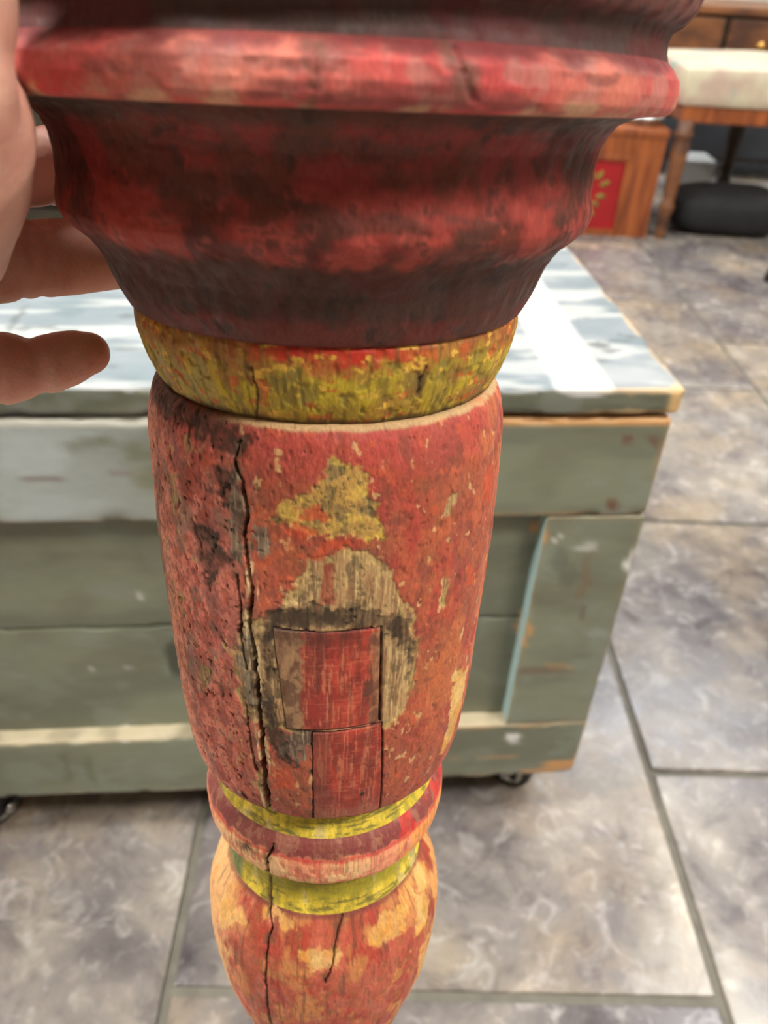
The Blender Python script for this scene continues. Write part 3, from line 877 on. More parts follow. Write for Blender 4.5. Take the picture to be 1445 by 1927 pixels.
def chain_mesh(bm, pts, creases=()):
    """pts: (position, radius); a closed smooth tube with round ends"""
    P = np.array([p for p, r in pts])
    Rd = np.array([r for p, r in pts])
    n = len(P)
    t = np.concatenate([[0], np.cumsum(np.linalg.norm(np.diff(P, axis=0), axis=1))])
    # cubic (Catmull-Rom) resampling
    m_ = int(t[-1] / 0.0009) + 2
    tt = np.linspace(0, t[-1], m_)
    tang = np.gradient(P, t, axis=0)
    k = np.clip(np.searchsorted(t, tt, side='right') - 1, 0, n - 2)
    h = (t[k + 1] - t[k])
    x = ((tt - t[k]) / h)[:, None]
    h = h[:, None]
    Q = (2 * x ** 3 - 3 * x ** 2 + 1) * P[k] + (x ** 3 - 2 * x ** 2 + x) * h * tang[k] + (-2 * x ** 3 + 3 * x ** 2) * P[k + 1] + (x ** 3 - x ** 2) * h * tang[k + 1]
    xs = x[:, 0] * x[:, 0] * (3 - 2 * x[:, 0])
    R = Rd[k] * (1 - xs) + Rd[k + 1] * xs
    for cpos, cdep in creases:
        R = R - cdep * np.exp(-((tt / t[-1] - cpos) * t[-1] / 0.0012) ** 2)
    # round end caps
    d0 = (Q[0] - Q[1]) / np.linalg.norm(Q[0] - Q[1])
    d1 = (Q[-1] - Q[-2]) / np.linalg.norm(Q[-1] - Q[-2])
    caps = [0.35, 0.65, 0.86, 0.97]
    pre = [(Q[0] + d0 * R[0] * c, R[0] * math.sqrt(1 - c * c)) for c in caps[::-1]]
    post = [(Q[-1] + d1 * R[-1] * c, R[-1] * math.sqrt(1 - c * c)) for c in caps]
    C = pre + list(zip(Q, R)) + post
    pos = np.array([c[0] for c in C])
    rad = [c[1] for c in C]
    T = np.gradient(pos, axis=0)
    up = np.array([0.1, 0.2, 1.0])
    seg = 20
    rings = []
    for p, r, tv_ in zip(pos, rad, T):
        tv_ = tv_ / (np.linalg.norm(tv_) + 1e-12)
        a = np.cross(tv_, up); a /= np.linalg.norm(a)
        b = np.cross(tv_, a)
        rings.append([bm.verts.new(tuple(p + r * (math.cos(w) * a + math.sin(w) * b))) for w in np.linspace(0, 2 * math.pi, seg, endpoint=False)])
    for A_, B_ in zip(rings[:-1], rings[1:]):
        for q in range(seg):
            bm.faces.new((A_[q], A_[(q + 1) % seg], B_[(q + 1) % seg], B_[q]))
    bm.faces.new(rings[0][::-1])
    bm.faces.new(rings[-1])


def skin_mat():
    mt, nt, b = new_mat('skin')
    tc = nd(nt, 'ShaderNodeTexCoord')
    n1 = nd(nt, 'ShaderNodeTexNoise', i_Scale=70.0, i_Detail=4.0)
    n2 = nd(nt, 'ShaderNodeTexNoise', i_Scale=900.0, i_Detail=3.0)
    vo = nd(nt, 'ShaderNodeTexVoronoi', i_Scale=1100.0)
    for n in (n1, n2, vo):
        nt.links.new(tc.outputs['Object'], n.inputs['Vector'])
    r = ramp(nt, [(0.3, tuple(srgb(208, 146, 128))), (0.55, tuple(srgb(226, 174, 154))), (0.75, tuple(srgb(230, 186, 166)))])
    nt.links.new(n1.outputs['Fac'], r.inputs['Fac'])
    nt.links.new(r.outputs[0], b.inputs['Base Color'])
    b.inputs['Roughness'].default_value = 0.5
    b.inputs['Specular IOR Level'].default_value = 0.35
    b.inputs['Subsurface Weight'].default_value = 0.25
    b.inputs['Subsurface Radius'].default_value = (0.006, 0.002, 0.001)
    b.inputs['Subsurface Scale'].default_value = 0.6
    ad = nd(nt, 'ShaderNodeMath', operation='ADD')
    nt.links.new(n2.outputs['Fac'], ad.inputs[0])
    nt.links.new(vo.outputs['Distance'], ad.inputs[1])
    bp = nd(nt, 'ShaderNodeBump', i_Strength=0.25, i_Distance=0.0003)
    nt.links.new(ad.outputs[0], bp.inputs['Height'])
    nt.links.new(bp.outputs[0], b.inputs['Normal'])
    return mt


def px(r_px, z):
    return r_px * z / FOCAL_PX


hb = bmesh.new()
# fingers: little, ring, middle, index
chain_mesh(hb, [(hpt(-330, 700, .160), .0105), (hpt(-200, 722, .174), .0100), (hpt(-80, 703, .186), px(76, .186)), (hpt(0, 694, .191), px(70, .191)), (hpt(70, 690, .194), px(57, .194)),
                (hpt(122, 676, .197), px(53, .197)), (hpt(150, 668, .198), px(48, .198)), (hpt(166, 665, .199), px(41, .199))], creases=((0.60, .0012), (0.63, .0007), (0.79, .0011)))
chain_mesh(hb, [(hpt(-330, 560, .158), .0115), (hpt(-200, 515, .176), .0105), (hpt(0, 490, .191), px(79, .191)), (hpt(110, 485, .200), px(71, .200)), (hpt(232, 478, .208), px(63, .208)),
                (hpt(380, 470, .220), .0080), (hpt(500, 466, .227), .0072)], creases=((0.42, .0012), (0.46, .0008), (0.72, .001)))
chain_mesh(hb, [(hpt(-330, 400, .156), .0115), (hpt(-200, 345, .172), .0105), (hpt(0, 318, .190), px(72, .190)), (hpt(110, 312, .200), px(72, .200)), (hpt(240, 306, .214), .0088),
                (hpt(380, 300, .228), .0083), (hpt(520, 298, .237), .0075)], creases=((0.45, .0006), (0.72, .0006)))
chain_mesh(hb, [(hpt(-360, 240, .152), .0110), (hpt(-240, 165, .170), .0100), (hpt(-70, 120, .190), .0095), (hpt(60, 100, .212), .0090), (hpt(200, 95, .234), .0085), (hpt(330, 100, .248), .0075)])
# thumb lying along the near side, ball of the thumb, heel of the hand
chain_mesh(hb, [(hpt(-118, -330, .096), .0085), (hpt(-130, -180, .100), .0098), (hpt(-134, 0, .105), .0105), (hpt(-133, 70, .107), .0103), (hpt(-140, 130, .108), .0115), (hpt(-150, 225, .116), .0153),
                (hpt(-164, 330, .131), .0170), (hpt(-215, 440, .146), .0190), (hpt(-320, 560, .150), .0215), (hpt(-430, 720, .145), .0240)])
chain_mesh(hb, [(hpt(-210, 60, .118), .0100), (hpt(-270, 150, .142), .0130), (hpt(-330, 260, .150), .0150)])  # unseen web of the hand, filled in to block light from the left
chain_mesh(hb, [(hpt(-250, -20, .140), .0085), (hpt(-300, 80, .152), .0110), (hpt(-350, 220, .152), .0130)])
# palm between the thumb and the finger roots, then the wrist and forearm
chain_mesh(hb, [(hpt(-330, 250, .150), .0150), (hpt(-335, 420, .155), .0180), (hpt(-345, 600, .155), .0185), (hpt(-390, 740, .150), .0210)])
chain_mesh(hb, [(hpt(-400, 330, .146), .0150), (hpt(-420, 500, .148), .0200), (hpt(-450, 680, .142), .0230), (hpt(-500, 820, .136), .0250)])
hq = lambda x, y, z: HC + HR3.T @ np.array([x, y, z])
chain_mesh(hb, [(hq(-.112, -.030, .138), .0235), (hq(-.132, -.036, .122), .0265), (hq(-.170, -.046, .088), .0280), (hq(-.225, -.060, .035), .0330), (hq(-.290, -.075, -.030), .0400)])
me = bpy.data.meshes.new('hand_raw')
bmesh.ops.recalc_face_normals(hb, faces=hb.faces)
hb.to_mesh(me)
hb.free()
raw = bpy.data.objects.new('hand_raw', me)
COL.objects.link(raw)
md = raw.modifiers.new('remesh', 'REMESH')
md.mode = 'VOXEL'
md.voxel_size = 0.0009
ms = raw.modifiers.new('smooth', 'SMOOTH')
ms.factor = 0.5
ms.iterations = 4
dg = bpy.context.evaluated_depsgraph_get()
me2 = bpy.data.meshes.new_from_object(raw.evaluated_get(dg))
bpy.data.objects.remove(raw)
me2.name = 'hand'
me2.materials.clear()
hand = link_mesh('hand', me2, skin_mat())
tag(hand, 'bare left hand gripping the red turned leg from the left', 'hand')


# ------------------------------------------------------------------ painted trunk
KS = 0.9775


def kz(z):
    return CAM_H - KS * (CAM_H - z)


TR_O = (0.1984 * KS, 0.5206 * KS)
TR_YAW = 0.1227
trunk = empty('blanket_chest', (TR_O[0], TR_O[1], 0), TR_YAW)
tag(trunk, 'large grey-green painted wooden chest on casters with a pale worn lid', 'chest')
TW, TD = 0.660, 0.332
ZB, ZLED, ZR, ZBT, ZL0, ZL1, ZSP = kz(.05), kz(.1254), kz(.3588), kz(.4423), kz(.4467), kz(.4661), kz(.2443)
SW = 0.077 * KS
M_TRUNK = paint_mat('trunk_paint', rough=0.42, grain=160.0, bump=0.18, bump_dist=0.0006, speckle=0.07, spec=0.5, stretch=(0.35, 1, 1), rough_var=0.12)
M_LID = paint_mat('lid_paint', rough=0.5, grain=120.0, bump=0.12, bump_dist=0.0006, speckle=0.06, spec=0.35, stretch=(0.4, 1, 1), rough_var=0.14)

GREEN, GREEN2, BLUEG = srgb(128, 132, 112), srgb(110, 114, 97), srgb(168, 178, 178)
RAW, RAWPALE, RUST = srgb(198, 148, 92), srgb(214, 196, 164), srgb(104, 66, 50)
WHITE = srgb(226, 226, 222)


def board(name, dims, colour, mat, parent, res=0.004, bev=0.002, warp=0.0, seed=0):
    """a plank with rounded, worn edges; colour(x, y, z, edge, axis) gives the paint"""
    lo = np.array(dims[0::2]); hi = np.array(dims[1::2])
    ctr, hf = (lo + hi) / 2, (hi - lo) / 2
    ax = []
    for k in range(3):
        inner = np.linspace(-hf[k] + bev, hf[k] - bev, max(2, int(2 * hf[k] / res) + 1))
        e = np.array([0, .35, .7]) * bev
        ax.append(np.concatenate([-hf[k] + e, inner, (hf[k] - e)[::-1]]))
    V, F = [], []
    n0 = 0
    axes_id = []
    for k in range(3):
        u, v = (k + 1) % 3, (k + 2) % 3
        U, W_ = np.meshgrid(ax[u], ax[v], indexing='ij')
        for sgn in (-1, 1):
            P = np.zeros(U.shape + (3,))
            P[..., u], P[..., v], P[..., k] = U, W_, sgn * hf[k]
            nu, nv = U.shape
            i, j = np.meshgrid(np.arange(nu - 1), np.arange(nv - 1), indexing='ij')
            f = np.stack([i * nv + j, (i + 1) * nv + j, (i + 1) * nv + j + 1, i * nv + j + 1], -1).reshape(-1, 4) + n0
            F.append(f if sgn > 0 else f[:, ::-1])
            V.append(P.reshape(-1, 3))
            axes_id.append(np.full(nu * nv, (k + 1) * sgn))
            n0 += nu * nv
    V = np.concatenate(V); F = np.concatenate(F); axes_id = np.concatenate(axes_id)
    inn = np.clip(V, -(hf - bev), hf - bev)
    d = V - inn
    L = np.linalg.norm(d, axis=1)
    d = d / L[:, None]
    V2 = inn + d * bev
    # distance from the nearest edge of the plank
    near = np.sort(hf - np.abs(V), axis=1)
    edge = near[:, 1]
    V2 = V2 + ctr
    wn = (fbm(V2[:, 0] * 9 + seed, V2[:, 2] * 9 + V2[:, 1] * 7, 3, 2) - 0.5)
    V2 = V2 + d * (wn * warp)[:, None]
    # chips bite into the edges
    chip = sstep(0.58, 0.68, fbm(V2[:, 0] * 60 + seed * 3, (V2[:, 2] + V2[:, 1]) * 60, 3, 4)) * sstep(bev * 1.6, 0, edge)
    V2 = V2 - d * (chip * bev * 0.9)[:, None]
    c = colour(V2[:, 0], V2[:, 1], V2[:, 2], edge, axes_id)
    me = mesh_arrays(name, V2, F, c)
    # weld coincident border vertices of the six faces
    bm = bmesh.new()
    bm.from_mesh(me)
    bmesh.ops.remove_doubles(bm, verts=bm.verts, dist=1e-6)
    bm.to_mesh(me)
    bm.free()
    return link_mesh(name, me, mat, parent)


# marks on the front: (x mm, z mm, half width, half height, colour, strength), measured on the trunk's face
def fk(x, z):
    return x * KS / 1000, kz(z / 1000)


MARKS = [(-1, 310, 7, 6, WHITE, 1), (-1, 316, 3, 9, WHITE, 1), (-415, 122.7, 5, 4, WHITE, 1), (-67.5, 107, 8, 5, WHITE, .9), (-28.6, 426.5, 5, 4, RUST, .8), (-28.3, 370.4, 6, 4, RUST, .9), (-8, 424.6, 5, 6, RUST, .6),
         (-74.5, 237.5, 3, 14, RAW, .8), (-55, 195, 30, 3, RUST, .5), (-40, 200, 12, 3, RAW, .35), (-6, 66, 26, 5, RAW, 1), (-2, 58, 30, 5, RAW, .9), (-30, 56, 26, 3, RAW, .9), (-438, 414, 22, 16, BLUEG, .7), (-450, 375, 60, 10, BLUEG, .55), (-430, 432, 40, 5, BLUEG, .4),
         (-445, 399, 22, 1.6, RUST, .6), (-380, 402, 10, 2, RUST, .4), (-59, 319, 8, 12, GREEN2 * .6, .5), (-50, 300, 6, 14, GREEN2 * .6, .4), (-365, 207, 8, 22, GREEN2 * .35, .9), (-434, 196.5, 3, 3, WHITE, .5), (-384, 275.5, 3, 4, WHITE, .5),
         (-405, 197, 3, 3, WHITE, .35), (-330, 300, 3, 12, GREEN2 * .5, .6), (-36, 300, 4, 26, srgb(120, 88, 60), .5), (-30, 262, 3, 8, srgb(90, 72, 56), .6), (-40, 330, 10, 3, WHITE, .5), (-66, 338, 3, 3, WHITE, .7), (-90, 80, 30, 1.6, RAW, .5), (-50, 100, 26, 1.2, WHITE, .35),
         (-470, 90, 4, 20, srgb(92, 96, 60), .5), (-450, 85, 3, 22, srgb(92, 96, 60), .5), (-300, 90, 40, 8, BLUEG, .35), (-350, 356, 8, 3, RUST, .8), (-79, 340, 5, 6, RAW, .8), (-120, 230, 6, 4, GREEN2 * .5, .6), (-14, 238, 9, 6, BLUEG, .3)]


def front_colour(kind, seed):
    def f(x, y, z, edge, ax):
        n = fbm(x * 5 + seed, z * 22 + y * 9, 5, 1)
        n2 = fbm(x * 24 + seed, z * 40 + y * 20, 4, 3)
        n3 = fbm(x * 120 + seed, z * 130 + y * 110, 3, 5)
        lf = sstep(-0.22, -0.50, x)
        c = mix(np.ones((len(x), 1)) * GREEN, GREEN2, sstep(0.4, 0.62, n))
        c = mix(c, srgb(132, 140, 126), sstep(0.54, 0.68, n2) * 0.6)
        c = mix(c, srgb(104, 104, 84), sstep(0.58, 0.68, fbm(x * 9 + seed, z * 14, 4, 6)) * 0.4)
        if kind == 'toprail':
            c = mix(c, BLUEG, lf * sstep(0.30, 0.56, n2) * 0.85)
        if kind == 'stile':
            side = (ax == -1)
            c = mix(c, srgb(150, 176, 174), np.where(side, 0.95, 0))
        if kind == 'panel':
            c = c * 0.98
        wx = x + (n3 - .5) * 0.010
        wz = z + (n2 - .5) * 0.010
        for mx_, mz_, hw, hh, col_, st in MARKS:
            X, Z = fk(mx_, mz_)
            d = np.hypot((wx - X) / (hw / 1000), (wz - Z) / (hh / 1000))
            c = mix(c, col_, sstep(1.25, 0.75, d) * st * (ax == -2))
        # worn edges: bare wood
        wear = sstep(0.0046, 0.0008, edge + (n2 - .5) * 0.007 + (n3 - .5) * .004)
        amt = {'toprail': 0.35, 'botrail': 0.55, 'stile': 0.12, 'panel': 0.0, 'side': 0.6}[kind]
        tone = np.where(x > -0.14, 1.0, 0.0)
        wood = RAW[None, :] * tone[:, None] + RAWPALE[None, :] * (1 - tone[:, None])
        k = (wear * amt * ((ax != -1) if kind == 'stile' else 1.0))[:, None]
        c = c * (1 - k) + wood * k
        if kind == 'toprail':      # the long rubbed top edge
            k = sstep(ZBT - 0.0045, ZBT - 0.0025, z + (n2 - .5) * .003)[:, None] * 0.9
            wood = mix(np.ones((len(x), 1)) * srgb(206, 206, 194), RAW, sstep(0.45, 0.55, n2) * tone)
            c = c * (1 - k) + wood * k
        if kind == 'botrail':
            k = sstep(ZLED - 0.003, ZLED - 0.0015, z + (n2 - .5) * .002)[:, None] * 0.9
            c = c * (1 - k) + (mix(np.ones((len(x), 1)) * srgb(176, 164, 138), srgb(130, 120, 98), sstep(0.4, 0.6, n2))) * k
        return c
    return f


def lid_colour(x, y, z, edge, ax):
    n = fbm(x * 8, y * 16, 5, 1)
    n2 = fbm(x * 26 + 3, y * 34 + z * 20, 4, 3)
    n3 = fbm(x * 130, y * 130 + z * 130, 3, 5)
    n4 = fbm(x * 12 + 9, y * 60, 4, 2)
    c = mix(np.ones((len(x), 1)) * srgb(134, 146, 152), srgb(150, 159, 164), sstep(0.42, 0.6, n))
    c = mix(c, srgb(118, 133, 140), sstep(0.48, 0.66, n2) * 0.7)
    c = mix(c, srgb(206, 208, 204), sstep(0.56, 0.68, n4) * 0.7)
    c = mix(c, srgb(104, 112, 114), sstep(0.68, 0.74, fbm(x * 30 + 5, y * 70, 4, 6)) * 0.7)
    for (mx_, my_, hw, hh, col_, st) in ((-36, 70, 9, 5, srgb(96, 100, 100), .8), (-28, 62, 7, 3, srgb(96, 100, 100), .8), (-68, 4, 20, 9, WHITE, 1), (-97, 33, 40, 12, WHITE, .45), (-40, 20, 40, 16, WHITE, .25), (-30, 168, 30, 6, WHITE, .4),
                                         (-378, 55, 16, 2.2, srgb(110, 116, 116), .8), (-466, 108, 3, 26, srgb(100, 106, 106), .7), (-400, 85, 60, 3, WHITE, .35)):
        d = np.hypot((x - mx_ * KS / 1000 + (n3 - .5) * .008) / (hw / 1000), (y - my_ * KS / 1000 + (n2 - .5) * .012) / (hh / 1000))
        c = mix(c, col_, sstep(1.25, 0.7, d) * st)
    front = (np.abs(ax) == 2) & (z < ZL1 - 0.0022 + (n2 - .5) * .002)
    g = mix(np.ones((len(x), 1)) * GREEN, GREEN2, sstep(0.4, 0.6, fbm(x * 14, z * 60, 4, 4)))
    g = mix(g, srgb(146, 150, 142), sstep(0.56, 0.66, n2) * 0.5)
    sidef = np.where(front | (np.abs(ax) == 1), 1.0, 0.0)
    c = c * (1 - sidef[:, None]) + g * sidef[:, None]
    d = np.hypot((x + 0.066) / 0.020, (z - ZL1) / 0.006)
    c = mix(c, WHITE, sstep(1.1, 0.8, d))
    wear = sstep(0.0036, 0.0006, edge + (n2 - .5) * 0.008 + (n3 - .5) * .003) * sstep(-0.10, -0.005, x) * 0.8
    wear = np.maximum(wear, sstep(0.010, 0.004, np.hypot(x - 0.001, y - 0.0) + (n2 - .5) * .008))
    c = mix(c * 0.74, srgb(226, 186, 128), wear * 0.8)
    return c


bt = 0.018
board('top_rail', (-TW, 0, 0, bt, ZR, ZBT), front_colour('toprail', 0.3), M_TRUNK, trunk, bev=0.003, warp=0.0012, seed=1)
board('bottom_rail', (-TW, 0, 0, bt, ZB, ZLED), front_colour('botrail', 4.1), M_TRUNK, trunk, bev=0.003, warp=0.0022, seed=2)
board('stile', (-SW, 0, 0, bt, ZLED + .0003, ZR - .0003), front_colour('stile', 7.7), M_TRUNK, trunk, bev=0.0015, warp=0.0008, seed=3)
board('stile', (-TW, -TW + SW, 0, bt, ZLED + .0003, ZR - .0003), front_colour('stile', 9.2), M_TRUNK, trunk, bev=0.0015, seed=4)
board('panel_plank', (-TW + .03, -.03, 0.0145, 0.026, ZSP + .0007, ZR + .03), front_colour('panel', 12.4), M_TRUNK, trunk, bev=0.0012, warp=0.0008, seed=5)
board('panel_plank', (-TW + .03, -.03, 0.0148, 0.026, ZLED - .03, ZSP - .0007), front_colour('panel', 15.8), M_TRUNK, trunk, bev=0.0012, warp=0.0008, seed=6)
for sx in (0, 1):
    xa = -0.018 if sx == 0 else -TW
    board('side_board', (xa, xa + 0.018, bt, TD - 0.018, ZB, ZBT - .001), front_colour('side', 20 + sx), M_TRUNK, trunk, res=0.01, bev=0.002)
board('back_board', (-TW, 0, TD - 0.018, TD, ZB, ZBT - .001), front_colour('side', 26), M_TRUNK, trunk, res=0.01, bev=0.002)
board('bottom_board', (-TW + .018, -.018, bt, TD - .018, ZB + .006, ZB + .02), front_colour('side', 28), M_TRUNK, trunk, res=0.02, bev=0.001)
board('lid', (-TW - .003, 0.003, -0.0015, TD + 0.002, ZL0, ZL1), lid_colour, M_LID, trunk, res=0.003, bev=0.0022, warp=0.0012)

M_BLACK = flat_mat('black_rubber', srgb(28, 28, 30), 0.4, noise=0.3, scale=80)
M_CHROME = flat_mat('steel', srgb(190, 190, 186), 0.25, metal=1.0, noise=0.1)
M_DKMETAL = flat_mat('dark_metal', srgb(52, 50, 52), 0.4, metal=0.7, noise=0.2)
M_HUB = flat_mat('pale_hub', srgb(206, 204, 192), 0.4, noise=0.1)


def caster(x, y, rot):
    cb = bmesh.new()
    bm_box(cb, x - .022, x + .022, y - .020, y + .020, ZB - .004, ZB, bevel=0.001)
    c = bm_obj('caster', cb, M_DKMETAL, trunk)
    R = 0.024
    ca, sa = math.cos(rot), math.sin(rot)
    ox, oy = x + 0.010 * -sa, y + 0.010 * ca

    def turn(bm):
        for v in bm.verts:
            px_, py_ = v.co.x, v.co.y
            v.co.x, v.co.y = ox + px_ * ca - py_ * sa, oy + px_ * sa + py_ * ca
    bm = bmesh.new()
    bm_lathe(bm, [(R - .006, -.009), (R - .001, -.0085), (R, -.006), (R, .006), (R - .001, .0085), (R - .006, .009)], 28, 'X', (0, 0, R))
    turn(bm)
    bm_obj('wheel', bm, M_BLACK, c, True)
    for sg in (-1, 1):
        bm = bmesh.new()
        bm_lathe(bm, [(.009, .0085), (.016, .0088), (.0165, .0105), (.0125, .0112), (.010, .0100), (.008, .0095)] if sg > 0 else [(.008, -.0095), (.010, -.0100), (.0125, -.0112), (.0165, -.0105), (.016, -.0088), (.009, -.0085)], 24, 'X', (0, 0, R))
        turn(bm)
        bm_obj('hub_ring', bm, M_HUB, c, True)
        bm = bmesh.new()
        bm_box(bm, sg * .0135 - .0012, sg * .0135 + .0012, -.012, .012, R - .006, ZB - .003, bevel=0.0006)
        turn(bm)
        bm_obj('fork_arm', bm, M_DKMETAL, c)
    bm = bmesh.new()
    bm_lathe(bm, [(.003, -.020), (.0055, -.0195), (.006, -.016), (.0035, -.0155), (.0035, .0155), (.006, .016), (.0055, .0195), (.003, .020)], 16, 'X', (0, 0, R))
    turn(bm)
    bm_obj('axle_bolt', bm, M_CHROME, c, True)


caster(-0.036, 0.040, 0.9)
caster(-0.548, 0.022, -0.6)
caster(-0.036, TD - 0.045, 0.3)
caster(-0.548, TD - 0.045, -0.4)



# ------------------------------------------------------------------ furniture at the back
M_OAK = flat_mat('orange_wood', srgb(166, 92, 44), 0.45, c2=srgb(118, 58, 30), scale=9, stretch=(6, 6, 0.8), bump=0.1)
M_BROWN = flat_mat('brown_wood', srgb(150, 96, 56), 0.45, c2=srgb(84, 54, 40), scale=5, stretch=(1.2, 3, 3), bump=0.1)
M_DKWOOD = flat_mat('dark_wood', srgb(66, 48, 34), 0.5, c2=srgb(42, 32, 24), scale=6, stretch=(1, 1, 5))
M_REDP = flat_mat('red_panel', srgb(168, 26, 30), 0.45, noise=0.2, scale=12)
M_LEAF = flat_mat('green_gold', srgb(148, 140, 60), 0.5, noise=0.4, scale=40)
M_BRASS = flat_mat('brass', srgb(216, 168, 96), 0.3, metal=1.0, noise=0.1)
M_CLOTHBLK = flat_mat('black_cloth', srgb(30, 30, 32), 0.8, noise=0.5, scale=20, bump=0.4)
M_SILVER = flat_mat('silver_tin', srgb(196, 196, 192), 0.3, metal=0.8, noise=0.2)
M_PALE = flat_mat('pale_carton', srgb(176, 178, 176), 0.8, noise=0.1, scale=6)


def upholstery():
    mt, nt, b = new_mat('cream_upholstery')
    tc = nd(nt, 'ShaderNodeTexCoord')
    n = nd(nt, 'ShaderNodeTexNoise', i_Scale=14.0, i_Detail=3.0)
    n2 = nd(nt, 'ShaderNodeTexNoise', i_Scale=9.0, i_Detail=2.0)
    nt.links.new(tc.outputs['Object'], n.inputs['Vector'])
    mp = nd(nt, 'ShaderNodeMapping')
    mp.inputs['Location'].default_value = (3.1, 5.2, 0.4)
    nt.links.new(tc.outputs['Object'], mp.inputs['Vector'])
    nt.links.new(mp.outputs[0], n2.inputs['Vector'])
    r = ramp(nt, [(0.42, tuple(srgb(206, 196, 168))), (0.62, tuple(srgb(192, 168, 150)))])
    nt.links.new(n.outputs['Fac'], r.inputs['Fac'])
    r2 = ramp(nt, [(0.60, (0, 0, 0)), (0.68, (0.8, 0.8, 0.8))])
    nt.links.new(n2.outputs['Fac'], r2.inputs['Fac'])
    mx = nd(nt, 'ShaderNodeMix', data_type='RGBA')
    mx.inputs['B'].default_value = (*srgb(150, 172, 160), 1)
    nt.links.new(r2.outputs[0], mx.inputs['Factor'])
    nt.links.new(r.outputs[0], mx.inputs['A'])
    nt.links.new(mx.outputs['Result'], b.inputs['Base Color'])
    b.inputs['Roughness'].default_value = 0.85
    return mt


# painted chest with a red front panel
bx = empty('painted_box', (0.50, 2.461, 0))
tag(bx, 'small orange-brown wooden box with a red front panel beside the stool', 'box')
box_obj('body', (-.21, .21, .014, .30, 0.0, .270), M_OAK, bx, 0.003)
box_obj('lid', (-.215, .215, -.004, .305, .270, .290), M_OAK, bx, 0.004)
box_obj('front_rail', (-.21, .21, 0, .014, .218, .269), M_OAK, bx, 0.002)
box_obj('front_rail', (-.21, .21, 0, .014, 0.0, .018), M_OAK, bx, 0.002)
box_obj('front_stile', (.125, .21, 0, .0138, .018, .218), M_OAK, bx, 0.002)
box_obj('front_stile', (-.21, -.125, 0, .0138, .018, .218), M_OAK, bx, 0.002)
rp = box_obj('red_panel', (-.125, .125, .006, .0142, .018, .218), M_REDP, bx, 0.0005)
for sx in (-1, 1):
    box_obj('panel_moulding', (min(sx * .112, sx * .126), max(sx * .112, sx * .126), -.002, .008, .018, .218), M_OAK, rp, 0.002)
box_obj('panel_moulding', (-.112, .112, -.002, .008, .206, .220), M_OAK, rp, 0.002)
bm = bmesh.new()
for k in range(14):                       # leafy scroll painted in relief
    a = k / 14 * 2 * math.pi
    rr = 0.052 + 0.012 * math.sin(3 * a)
    cx_, cz_ = 0.016 + rr * 0.85 * math.cos(a), 0.108 + rr * 1.25 * math.sin(a)
    q = bmesh.ops.create_icosphere(bm, subdivisions=1, radius=1.0)
    for v in q['verts']:
        u_, w_ = v.co.x * 0.017, v.co.z * 0.008
        v.co = Vector((cx_ + u_ * math.cos(a) - w_ * math.sin(a), 0.0052 + v.co.y * 0.0015, cz_ + u_ * math.sin(a) + w_ * math.cos(a)))
bm_obj('leaf_motif', bm, M_LEAF, rp, True)

# tin on the chest
bm = bmesh.new()
bm_lathe(bm, [(.050, 0), (.056, .002), (.058, .014), (.061, .016), (.061, .021), (.055, .0215), (.053, .008)], 36)
tn = bm_obj('tin_dish', bm, M_SILVER, None, True)
tn.location = (.655, 2.56, .290)
tag(tn, 'shallow silver tin dish on top of the small orange-brown box', 'dish')

# upholstered stool
st = empty('upholstered_stool', (0.985, 2.66, 0), 0.03)
tag(st, 'wooden stool with a cream upholstered seat and turned legs', 'stool')
bm = bmesh.new()
bm_box(bm, -.275, .275, -.20, .20, .350, .445, bevel=0.022)
bmesh.ops.subdivide_edges(bm, edges=bm.edges, cuts=3, use_grid_fill=True)
for v in bm.verts:
    if v.co.z > .40:
        v.co.z += 0.022 * (1 - (v.co.x / .28) ** 2) * (1 - (v.co.y / .21) ** 2)
bm_obj('seat_cushion', bm, upholstery(), st, True)
for (a, b_, c, d) in ((-.255, .255, -.19, -.165), (-.255, .255, .165, .19), (-.255, -.23, -.165, .165), (.23, .255, -.165, .165)):
    box_obj('seat_rail', (a, b_, c, d, .312, .352), M_OAK, st, 0.003)


def turned_leg(x, y, lean, mat):
    bm = bmesh.new()
    bm_lathe(bm, [(.012, 0), (.015, .004), (.0135, .02), (.017, .07), (.022, .085), (.022, .092), (.016, .10), (.019, .14), (.024, .22), (.024, .255), (.018, .268), (.026, .276), (.026, .285), (.021, .292), (.022, .318)], 20)
    for v in bm.verts:
        k = 1 - v.co.z / .318
        v.co.x += x + lean[0] * k
        v.co.y += y + lean[1] * k
    return bm_obj('leg', bm, mat, st, True)


turned_leg(-.235, -.175, (.0, -.0), M_BROWN)
turned_leg(.235, -.175, (.0, 0), M_BROWN)
turned_leg(.045, .175, (.0, .0), M_DKWOOD)
turned_leg(.235, .175, (.03, .0), M_DKWOOD)

# black bag slumped under the stool
bm = bmesh.new()
bmesh.ops.create_uvsphere(bm, u_segments=40, v_segments=24, radius=1.0)
for v in bm.verts:
    p = v.co.copy()
    sq = lambda t, e: math.copysign(abs(t) ** e, t)
    x_, y_, z_ = sq(p.x, .5), sq(p.y, .6), sq(p.z, .6)
    lump = 0.10 * math.sin(5 * p.x + 2 * p.y) + 0.07 * math.sin(9 * p.y + 4 * p.x)
    v.co = Vector((x_ * .165, y_ * .11, max(0.0, .062 + z_ * (.062 + .02 * lump + .012 * p.x))))
bag = bm_obj('bag', bm, M_CLOTHBLK, None, True)
bag.location = (.955, 2.60, 0.0)
tag(bag, 'black cloth bag slumped on the floor under the cream stool', 'bag')

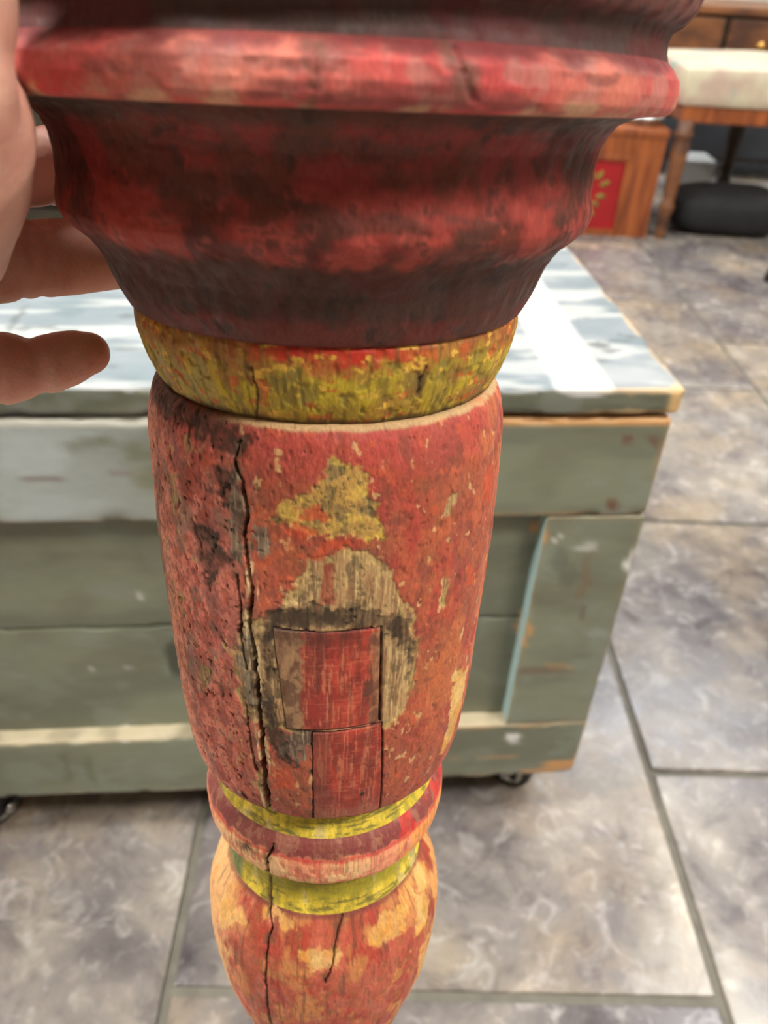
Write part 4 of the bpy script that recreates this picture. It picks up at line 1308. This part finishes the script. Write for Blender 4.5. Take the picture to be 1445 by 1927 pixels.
ct = empty('carton', (0.970, 2.95, 0))
tag(ct, 'pale grey carton on the floor behind the black bag', 'carton')
box_obj('body', (-.06, .06, 0, .14, 0, .115), M_PALE, ct, 0.003)
box_obj('flap', (-.06, .06, 0, .068, .1155, .118), M_PALE, ct, 0.001)
box_obj('flap', (-.06, .06, .072, .14, .1155, .118), M_PALE, ct, 0.001)

# chest of drawers with a carcass on legs
ds = empty('wooden_dresser', (1.05, 3.25, 0))
tag(ds, 'worn brown wooden dresser with brass knobs behind the cream stool', 'dresser')
M_CHAR = flat_mat('charcoal_paint', srgb(58, 60, 66), 0.5, noise=0.4, scale=8)
box_obj('carcass', (-.52, .62, .012, .40, .06, .515), M_DKWOOD, ds, 0.004)
box_obj('top', (-.54, .64, -.008, .41, .515, .540), M_BROWN, ds, 0.005)
for k, (a, b_, z0_, z1_, mt_, ks) in enumerate(((-.50, -.01, .335, .505, M_BROWN, (.5,)), (.01, .60, .335, .505, M_BROWN, (.19, .81)), (-.50, .60, .205, .325, M_CHAR, (.2, .8)), (-.50, .60, .075, .195, M_CHAR, (.2, .8)))):
    dr = box_obj('drawer', (a, b_, -.004, .0118, z0_, z1_), mt_, ds, 0.004)
    for q in ks:
        bm = bmesh.new()
        bm_lathe(bm, [(.006, .0), (.006, .010), (.015, .016), (.016, .022), (.010, .027)], 18, 'Y')
        for v in bm.verts:
            v.co = Vector((v.co.x + a + (b_ - a) * q, -.004 - v.co.y, v.co.z + (z0_ + z1_) / 2 + .01))
        bmesh.ops.recalc_face_normals(bm, faces=bm.faces)
        bm_obj('knob', bm, M_BRASS if k < 2 else M_DKMETAL, dr, True)
for a in (-.49, .59):
    for c in (.04, .37):
        bm = bmesh.new()
        bm_lathe(bm, [(.013, 0), (.016, .02), (.024, .045), (.028, .06)], 16, 'Z', (a, c, 0))
        bm_obj('leg', bm, M_DKWOOD, ds, True)

# dark cupboard on the far left, added to make the gap between the fingers dark
cb = empty('filler_cupboard', (-1.25, 2.16, 0))
tag(cb, 'dark olive-brown wooden cupboard beyond the chest, added to darken the gap between the fingers', 'cupboard')
M_OLV = flat_mat('olive_wood', srgb(56, 48, 30), 0.6, c2=srgb(40, 34, 22), scale=5, stretch=(1, 1, 4))
box_obj('carcass', (-.45, .45, .02, .40, .0, .80), M_OLV, cb, 0.004)
box_obj('top', (-.47, .47, -.01, .41, .80, .825), M_OLV, cb, 0.005)
box_obj('plinth', (-.44, .44, .005, .02, .0, .07), M_OLV, cb, 0.002)
for sx in (-1, 1):
    dr = box_obj('door', (min(sx * .006, sx * .44), max(sx * .006, sx * .44), .0, .0198, .08, .785), M_OLV, cb, 0.003)
    box_obj('door_panel', (min(sx * .07, sx * .375), max(sx * .07, sx * .375), -.006, .004, .15, .715), M_OLV, dr, 0.004)
    bm = bmesh.new()
    bm_lathe(bm, [(.005, 0), (.005, .012), (.012, .018), (.012, .024), (.007, .028)], 16, 'Y')
    for v in bm.verts:
        v.co = Vector((v.co.x + sx * .035, -v.co.y, v.co.z + .45))
    bmesh.ops.recalc_face_normals(bm, faces=bm.faces)
    bm_obj('knob', bm, M_BRASS, dr, True)

# foot of a stand that reaches in at the right edge
sd = empty('metal_stand', (0.972, 2.150, 0))
tag(sd, 'black metal stand leg with a rubber foot at the right edge', 'stand')
bm = bmesh.new()
bm_lathe(bm, [(.014, 0), (.021, .002), (.022, .010), (.019, .026), (.013, .034)], 20)
bm_obj('rubber_foot', bm, M_BLACK, sd, True)
bm = bmesh.new()
bm_lathe(bm, [(.0095, .028), (.0095, .90)], 14)
for v in bm.verts:
    v.co.x += max(0, v.co.z - .02) * 0.75
bm_obj('tube', bm, M_DKMETAL, sd, True)
